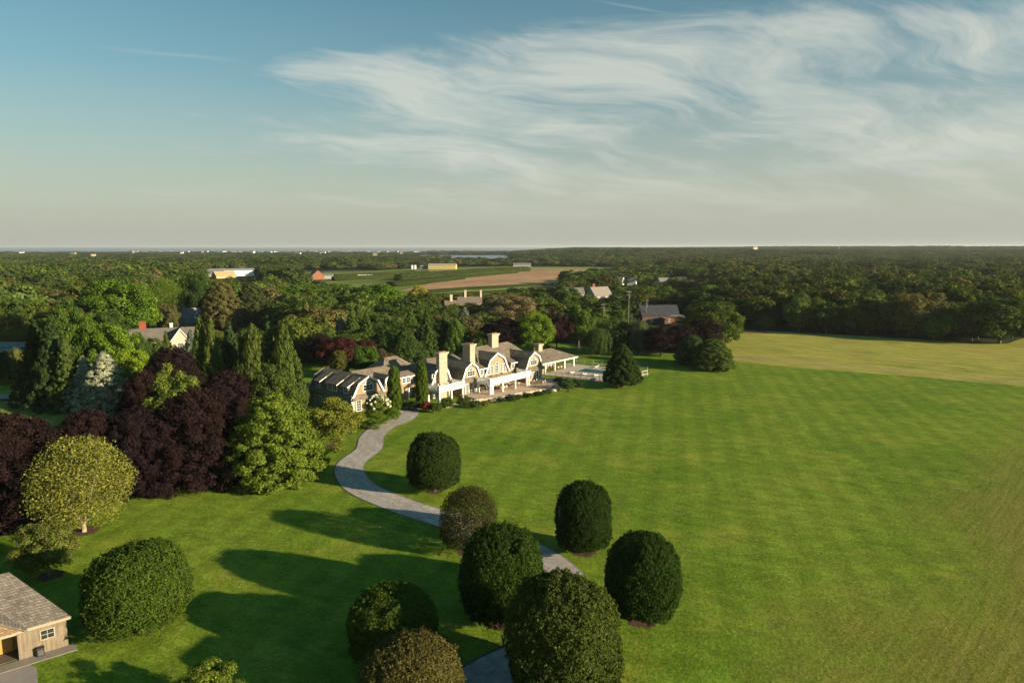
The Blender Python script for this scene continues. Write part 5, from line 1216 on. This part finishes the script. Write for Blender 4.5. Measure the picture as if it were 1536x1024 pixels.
simple_house('white_cottage', 'white gabled cottage standing out of the left wood', *G(241, 424), R(-58), 12, 10, 6, 15.5, WHITE, GROOF, None, 1)
simple_house('grey_barn', 'grey-roofed farm building at the far edge of the ploughed field', *G(783, 401.5), R(0), 30, 14, 5, 8.2, plain('gw4', (.3, .3, .3)), GROOF, None, 0, cat='barn')
simple_house('white_hilltop_house', 'white house high in the right wood near the horizon', 0.353 * 2150, 2150, 0, 12, 8, 4, 7, WHITE, YELP, None, 0, z=terrain(0.353 * 2150, 2150) + 15)
rgh = random.Random(8)
def shore_houses(n, x0, x1, Y0, Y1, grp, lab, zoff=0):
    for i in range(n):
        Y = rgh.uniform(Y0, Y1); px = x0 + (x1 - x0) * (i + rgh.uniform(.1, .9)) / n; X = (px - 768) / F * Y; z = max(terrain(X, Y), 0) + zoff
        simple_house('shore_house', lab, X, Y, rgh.uniform(-.5, .5), rgh.uniform(9, 24), rgh.uniform(8, 12), rgh.uniform(4, 7), rgh.uniform(7, 11), WHITE if rgh.random() < .5 else (YELP if rgh.random() < .3 else SHW), GROOF, None, 0, z=z, group=grp)
shore_houses(34, 190, 640, 3150, 3400, 'pale houses along the distant shore', 'tiny pale house on the distant shoreline left of the bay', 6)
shore_houses(9, 698, 782, 3100, 3300, 'pale houses on the spit beyond the bay', 'tiny pale house on the spit of land beyond the bay', 1)
shore_houses(11, 20, 640, 1700, 2900, 'pale roofs showing in the left woods', 'tiny pale house showing between treetops in the left woods', 8)
# mast
mx, my = (1254 - 768) / F * 2600, 2600.0
mz = terrain(mx, my); mast = empty('radio_mast', (mx, my, mz), 0, 'slim pale mast rising over the right wood at the horizon', 'mast')
MB().tube([(0, 0, 0), (0, 0, 20), (0, 0, 26 + (36 - mz) * .35)], [1.1, 1.0, .7], 8).build('shaft', plain('mast_paint', (.55, .55, .55)), mast)
# utility poles
def pole(px, by, ty, label):
    X, Y = G(px, by); h = Hgt(px, by, ty); r = empty('utility_pole', (X, Y, 0), R(20), label, 'utility pole', 'utility poles')
    MB().tube([(0, 0, 0), (0, 0, h)], [.17, .12], 8).build('shaft', plain('pole_wood', (.17, .15, .13)) if 'pole_wood' not in bpy.data.materials else bpy.data.materials['pole_wood'], r)
    MB().box(-1.3, -.06, h - .8, 1.3, .06, h - .62).box(-1.0, -.06, h - 2.0, 1.0, .06, h - 1.85).build('crossarm', bpy.data.materials['pole_wood'], r)
    MB().tube([(.3, 0, h - 3.6), (.3, 0, h - 2.6)], .25, 8).build('transformer', GROOF, r)
    return Vector((X, Y, h - .7))
p1 = pole(449, 538, 489, 'pale utility pole with crossarms left of the dark copper tree')
p2 = pole(905, 500, 454, 'utility pole with a lamp left of the weeping cedar')
p3 = pole(942, 500, 435, 'tallest utility pole above the weeping cedar')
p4 = pole(969, 486, 449, 'short pale pole behind the dark roof')
p5 = Vector((p3.x + 60, p3.y + 60, p3.z))
wr = MB()
for k, (a, b) in enumerate(((p2, p3), (p3, p4), (Vector((p2.x - 60, p2.y - 10, p2.z)), p2))):
    for o in (0, -1.3): wr.tube([a.lerp(b, t / 8) + Vector((0, 0, o - 1.2 * math.sin(math.pi * t / 8))) for t in range(9)], .05, 4)
tag(wr.build('power_line', DARKM), 'dark power lines strung between the poles above the weeping cedar', 'cable')
# hedges: leafy boxes
def hedge(pts, h, wd_, tintc, label):
    m = 9000; C_, N_ = [], []; a0 = pts[0]
    Ls = [math.dist(pts[i], pts[i + 1]) for i in range(len(pts) - 1)]; tot = sum(Ls); core = MB()
    for i in range(len(pts) - 1):
        p = np.array(pts[i]) - a0; q = np.array(pts[i + 1]) - a0; d = (q - p) / Ls[i]; nrm = np.array((d[1], -d[0])); k = int(m * Ls[i] / tot)
        t = rng.uniform(0, 1, k); f = rng.uniform(0, 1, k); sd_ = rng.choice([-1, 0, 1], k); off = np.where(sd_ == 0, rng.uniform(-1, 1, k), sd_) * wd_ / 2; z = np.where(sd_ == 0, h, f * h) * (1 + rng.normal(size=k) * .03)
        xy = p + (q - p) * t[:, None] + nrm * (off * (1 + rng.normal(size=k) * .06))[:, None]
        C_.append(np.column_stack([xy, z])); N_.append(np.column_stack([nrm[0] * sd_, nrm[1] * sd_, (sd_ == 0) * 1.0]) + rng.normal(size=(k, 3)) * .5)
        e = nrm * wd_ * .46; core.prism_z([tuple(p + e), tuple(p - e), tuple(q - e), tuple(q + e)], 0, h * .95)
    cv = np.array(core.v); tri = []
    for fc in core.f:
        for j in range(1, len(fc) - 1): tri.append((fc[0], fc[j], fc[j + 1]))
    me = quads_mesh('hedge', np.concatenate(C_), np.concatenate(N_), max(.12, math.sqrt(tot * h / m) * 1.3), core=(cv, np.array(tri)))
    return tag(link('hedge', me, None, None, (a0[0], a0[1], 0), tintc), label, 'hedge')
hedge([G(-120, 513), G(0, 511), G(84, 510)], 4.4, 3.0, (.085, .13, .016), 'long clipped hedge behind the neighbour pool')
hedge([G(85, 607), G(150, 618), G(232, 646)], 1.8, 1.6, (.045, .085, .014), 'low clipped hedge below the blue spruces')
hedge([G(275, 500), G(330, 488), G(430, 484)], 2.5, 2, (.04, .07, .014), 'clipped hedge on the far side of the hidden garden lawn')
# neighbour pool
x0, y0 = G(22, 521)
structure('neighbour_pool_deck', MB().prism_z([G(-80, 529), G(34, 528), G(40, 513), (-230, 262)], 0, .08).mesh('neighbour_pool_deck'), PATH)
pw = plain('pool_blue', (.08, .30, .50), .1, .05)
structure('neighbour_pool_water', MB().prism_z([G(-80, 525.5), G(20, 524.5), G(23, 519.5), G(-80, 520.5)], .081, .10).mesh('neighbour_pool_water'), pw)
# nursery rows on the farmland: each row one hedge-like planting
rgn = random.Random(6)
rows = [((600, 421), (700, 412), (790, 406.5)), ((600, 425), (690, 416.5), (770, 409.5)), ((590, 430), (640, 424.5), (690, 418.5)), ((620, 441), (700, 434), (825, 427)), ((610, 446.5), (700, 441.5), (840, 433)), ((500, 421), (600, 417), (640, 411)), ((500, 417), (560, 414), (620, 410))]
rl = ['nearest the brown field of the upper rows', 'second of the upper rows', 'short row at the left of the brown field', 'first row below the brown field', 'lowest row above the chimneyed house', 'left row near the greenhouse', 'left row behind the greenhouse']
for i, rw in enumerate(rows):
    hedge([G(*p) for p in rw], [6.5, 6.0, 4.5, 1.8, 1.6, 4.5, 4.0][i], 14.0 if i < 3 else 8.0, (.056, .085, .024), 'dark green nursery row of young trees, ' + rl[i])['group'] = 'nursery rows on the farmland'
# ---------------------------------------------------------------- woodland
LIT = [(-123, 238, 11, 2.5), (-114, 236, 5, 2.5), (-143, 300, 6, 6), (-23, 400, 8, 6), (76, 312, 5, 3.5), (58, 450, 7, 6), (-350, 860, 30, 4), (-219, 770, 12, 3), (40, 236, 10, .5), (-72, 158, 6, 9), (-92, 150, 7, 6)]
def shades(x, y, h, w_):
    for a, b, hw_, z in LIT:
        al = (x - a) * .928 - (y - b) * .372; ac_ = abs((x - a) * .372 + (y - b) * .928)
        if al > 3 and ac_ < hw_ + w_ * .4 and h - al * .262 > z + 1: return True
    return False
def blocked(x, y, h, w_):
    if shades(x, y, h, w_): return True
    """would this tree stand in front of a roof the photograph shows"""
    px, pb = P(x, y, 0); _, pt = P(x, y, h); r = w_ / 2 / y * F
    for a, b, yt, yb, ydist in SEE:
        if y < ydist and px + r > a and px - r < b and pt < yb: return True
    return False
SEE = [(-20, 86, 490, 509, 252), (-20, 30, 512, 527, 240), (196, 296, 484, 512, 250), (262, 298, 466, 486, 300), (298, 312, 441, 455, 350), (958, 1012, 460, 472, 318), (988, 1004, 474, 488, 318), (1010, 1030, 472, 481, 316), (640, 690, 398, 404, 1110), (470, 495, 405, 418, 765), (316, 380, 404, 416, 856), (664, 728, 438, 450, 395), (640, 835, 404, 427, 760),
       (882, 915, 428, 444, 445), (935, 965, 404, 424, 640), (965, 985, 404, 416, 640), (540, 560, 412, 418, 780), (612, 640, 398, 404, 1110), (236, 246, 404, 415, 640), (600, 940, 403, 436, 470), (775, 792, 397, 402, 1150), (990, 1025, 421, 430, 560), (1000, 1060, 404, 414, 700), (872, 896, 479, 489, 275), (430, 640, 407, 424, 560)]
near = []; far = []
for o in [o for o in bpy.data.objects if o.type == 'EMPTY' and o.get('category') == 'tree']:
    if shades(o.location.x, o.location.y, o.scale.z, o.scale.x): print('SHADES', o.get('label'), [round(v) for v in o.location], round(o.scale.z, 1))
lim = 300 - NTREE[0]
cols = {'left': ['green', 'mid', 'dark', 'green', 'olive', 'bright', 'mid', 'wood'], 'right': ['wood', 'wood', 'dark', 'wood', 'green', 'mid', 'olive'], 'mid': ['green', 'mid', 'green', 'olive', 'dark', 'bright', 'wood']}
for (x, y, z, sp, px, py) in WP:
    reg = 'right' if px > 1095 or (px > 1000 and y > 600) else ('left' if px < 560 else 'mid')
    hh = {'right': rg.uniform(11.5, 18.5), 'left': rg.uniform(8.5, 18), 'mid': rg.uniform(7, 13)}[reg]
    if y > 1200: hh = rg.uniform(7.5, 15) if px > 640 else rg.uniform(6, 11.5)
    ww = max(sp * rg.uniform(.95, 1.45), hh * .62); ok = not blocked(x, y, hh, ww)
    if not ok:
        hh *= .45; ww *= .8
        if blocked(x, y, hh, ww):
            if y > 420 or rg.random() < .7: continue
            hh = 2.5; ww = 7
            if blocked(x, y, hh, ww): continue
    c = rg.choice(cols[reg]); big_ = rg.random() < .25
    if big_ and ok and not blocked(x, y, hh * 1.15, ww * 1.6): hh *= 1.15; ww *= 1.6
    n_ = math.sin(x * .011) * math.sin(y * .009 + 1)
    vis = abs(x) < .78 * y + 5
    if len(near) < lim and vis and y < 640: near.append((x, y, hh, ww, reg, c))
    else: far.append((x, y, z, hh, ww, c, n_))
names = dict(green='mid green', mid='fresh green', dark='dark green', olive='olive green', bright='bright green', wood='deep green')
places = dict(left='in the woods behind the neighbour house', right='in the dark wood behind the meadow', mid='between the mansion and the farm fields')
for (x, y, hh, ww, reg, c) in near:
    size = 'tall' if hh > 14.2 else ('low' if hh < 9.5 else 'middle-sized'); con = reg != 'right' and rg.random() < .16
    if con: lab = '%s %s spruce %s' % (size, names[c], places[reg]); kd = 'spruce'; ww2 = ww * .55
    else: lab = '%s %s broadleaf tree %s' % (size, names[c], places[reg]); kd = 'mid'; ww2 = ww
    tree('woodland_tree', 0, 0, 0, 0, kd, c, lab, 'woodland trees ' + places[reg], XYH=(x, y, hh, ww2))
# the rest of the wood, too many to count: one object of crowns
me = bpy.data.meshes.new('forest'); n_far = len(far)
pos = np.array([(f[0], f[1], f[2] - .3) for f in far], np.float32); me.vertices.add(n_far); me.vertices.foreach_set('co', pos.reshape(-1))
scl = np.array([(f[4], f[4], f[3]) for f in far], np.float32); rot = np.array([(0, 0, rg.uniform(0, 6.28)) for f in far], np.float32)
def tcol(f):
    c = np.array(TINT[f[5]]) * rg.uniform(.8, 1.25) * (1 + .18 * f[6]); return c
tn = np.array([tcol(f) for f in far], np.float32); ki = np.array([rg.randrange(5) for f in far], np.int32)
for nm, ar in (('scl', scl), ('rot', rot), ('tnt', tn)):
    a = me.attributes.new(nm, 'FLOAT_VECTOR', 'POINT'); a.data.foreach_set('vector', ar.reshape(-1))
a = me.attributes.new('pick', 'INT', 'POINT'); a.data.foreach_set('value', ki)
fo = tag(link('forest', me, None), kind='stuff')
ng = bpy.data.node_groups.new('forest_nodes', 'GeometryNodeTree'); ng.interface.new_socket('Geometry', in_out='INPUT', socket_type='NodeSocketGeometry'); ng.interface.new_socket('Geometry', in_out='OUTPUT', socket_type='NodeSocketGeometry')
gi = ng.nodes.new('NodeGroupInput'); go = ng.nodes.new('NodeGroupOutput'); ip = ng.nodes.new('GeometryNodeInstanceOnPoints'); jn = ng.nodes.new('GeometryNodeJoinGeometry')
srcs = []
for i in range(5):   # five far trees of their own carry the crowns the mass repeats
    x, y, z, hh, ww, c, _ = far[i]
    r = tree('woodland_tree', 0, 0, 0, 0, 'far%d' % i, c, ['small', 'broad', 'round', 'ragged', 'domed'][i] + ' %s tree at the near edge of the distant forest' % names[c], 'edge trees of the distant forest', XYH=(x, y, hh, ww)); srcs.append([k for k in r.children if k.name.startswith('crown')][0])
for s in srcs[::-1]:
    oi = ng.nodes.new('GeometryNodeObjectInfo'); oi.inputs['Object'].default_value = s; oi.inputs['As Instance'].default_value = True; oi.transform_space = 'ORIGINAL'
    ng.links.new(oi.outputs['Geometry'], jn.inputs[0])
def nat(name, ty):
    n = ng.nodes.new('GeometryNodeInputNamedAttribute'); n.data_type = ty; n.inputs[0].default_value = name; return n.outputs[0]
ng.links.new(gi.outputs[0], ip.inputs['Points']); ng.links.new(jn.outputs[0], ip.inputs['Instance']); ip.inputs['Pick Instance'].default_value = True
ng.links.new(nat('pick', 'INT'), ip.inputs['Instance Index']); ng.links.new(nat('scl', 'FLOAT_VECTOR'), ip.inputs['Scale'])
er = ng.nodes.new('FunctionNodeEulerToRotation'); ng.links.new(nat('rot', 'FLOAT_VECTOR'), er.inputs[0]); ng.links.new(er.outputs[0], ip.inputs['Rotation'])
st = ng.nodes.new('GeometryNodeStoreNamedAttribute'); st.data_type = 'FLOAT_VECTOR'; st.domain = 'INSTANCE'; st.inputs['Name'].default_value = 'tint'
ng.links.new(ip.outputs[0], st.inputs['Geometry']); ng.links.new(nat('tnt', 'FLOAT_VECTOR'), st.inputs['Value']); ng.links.new(st.outputs[0], go.inputs[0])
md = fo.modifiers.new('forest', 'NODES'); md.node_group = ng
print('near', len(near), 'far', n_far, 'trees', NTREE[0], 'objects', len(bpy.data.objects))
# ---------------------------------------------------------------- haze
HAZE = True
if HAZE:
    hm = bpy.data.materials.new('haze'); hm.use_nodes = True; t = hm.node_tree; t.nodes.clear()
    pv = nn(t, 'ShaderNodeVolumePrincipled'); pv.inputs['Color'].default_value = (0.82, 0.88, 0.93, 1); pv.inputs['Density'].default_value = 0.00005; pv.inputs['Anisotropy'].default_value = 0.2
    o = nn(t, 'ShaderNodeOutputMaterial'); t.links.new(pv.outputs[0], o.inputs['Volume'])
    tag(MB().box(-32000, -400, -7, 32000, 34000, 66).build('haze', hm), kind='stuff')
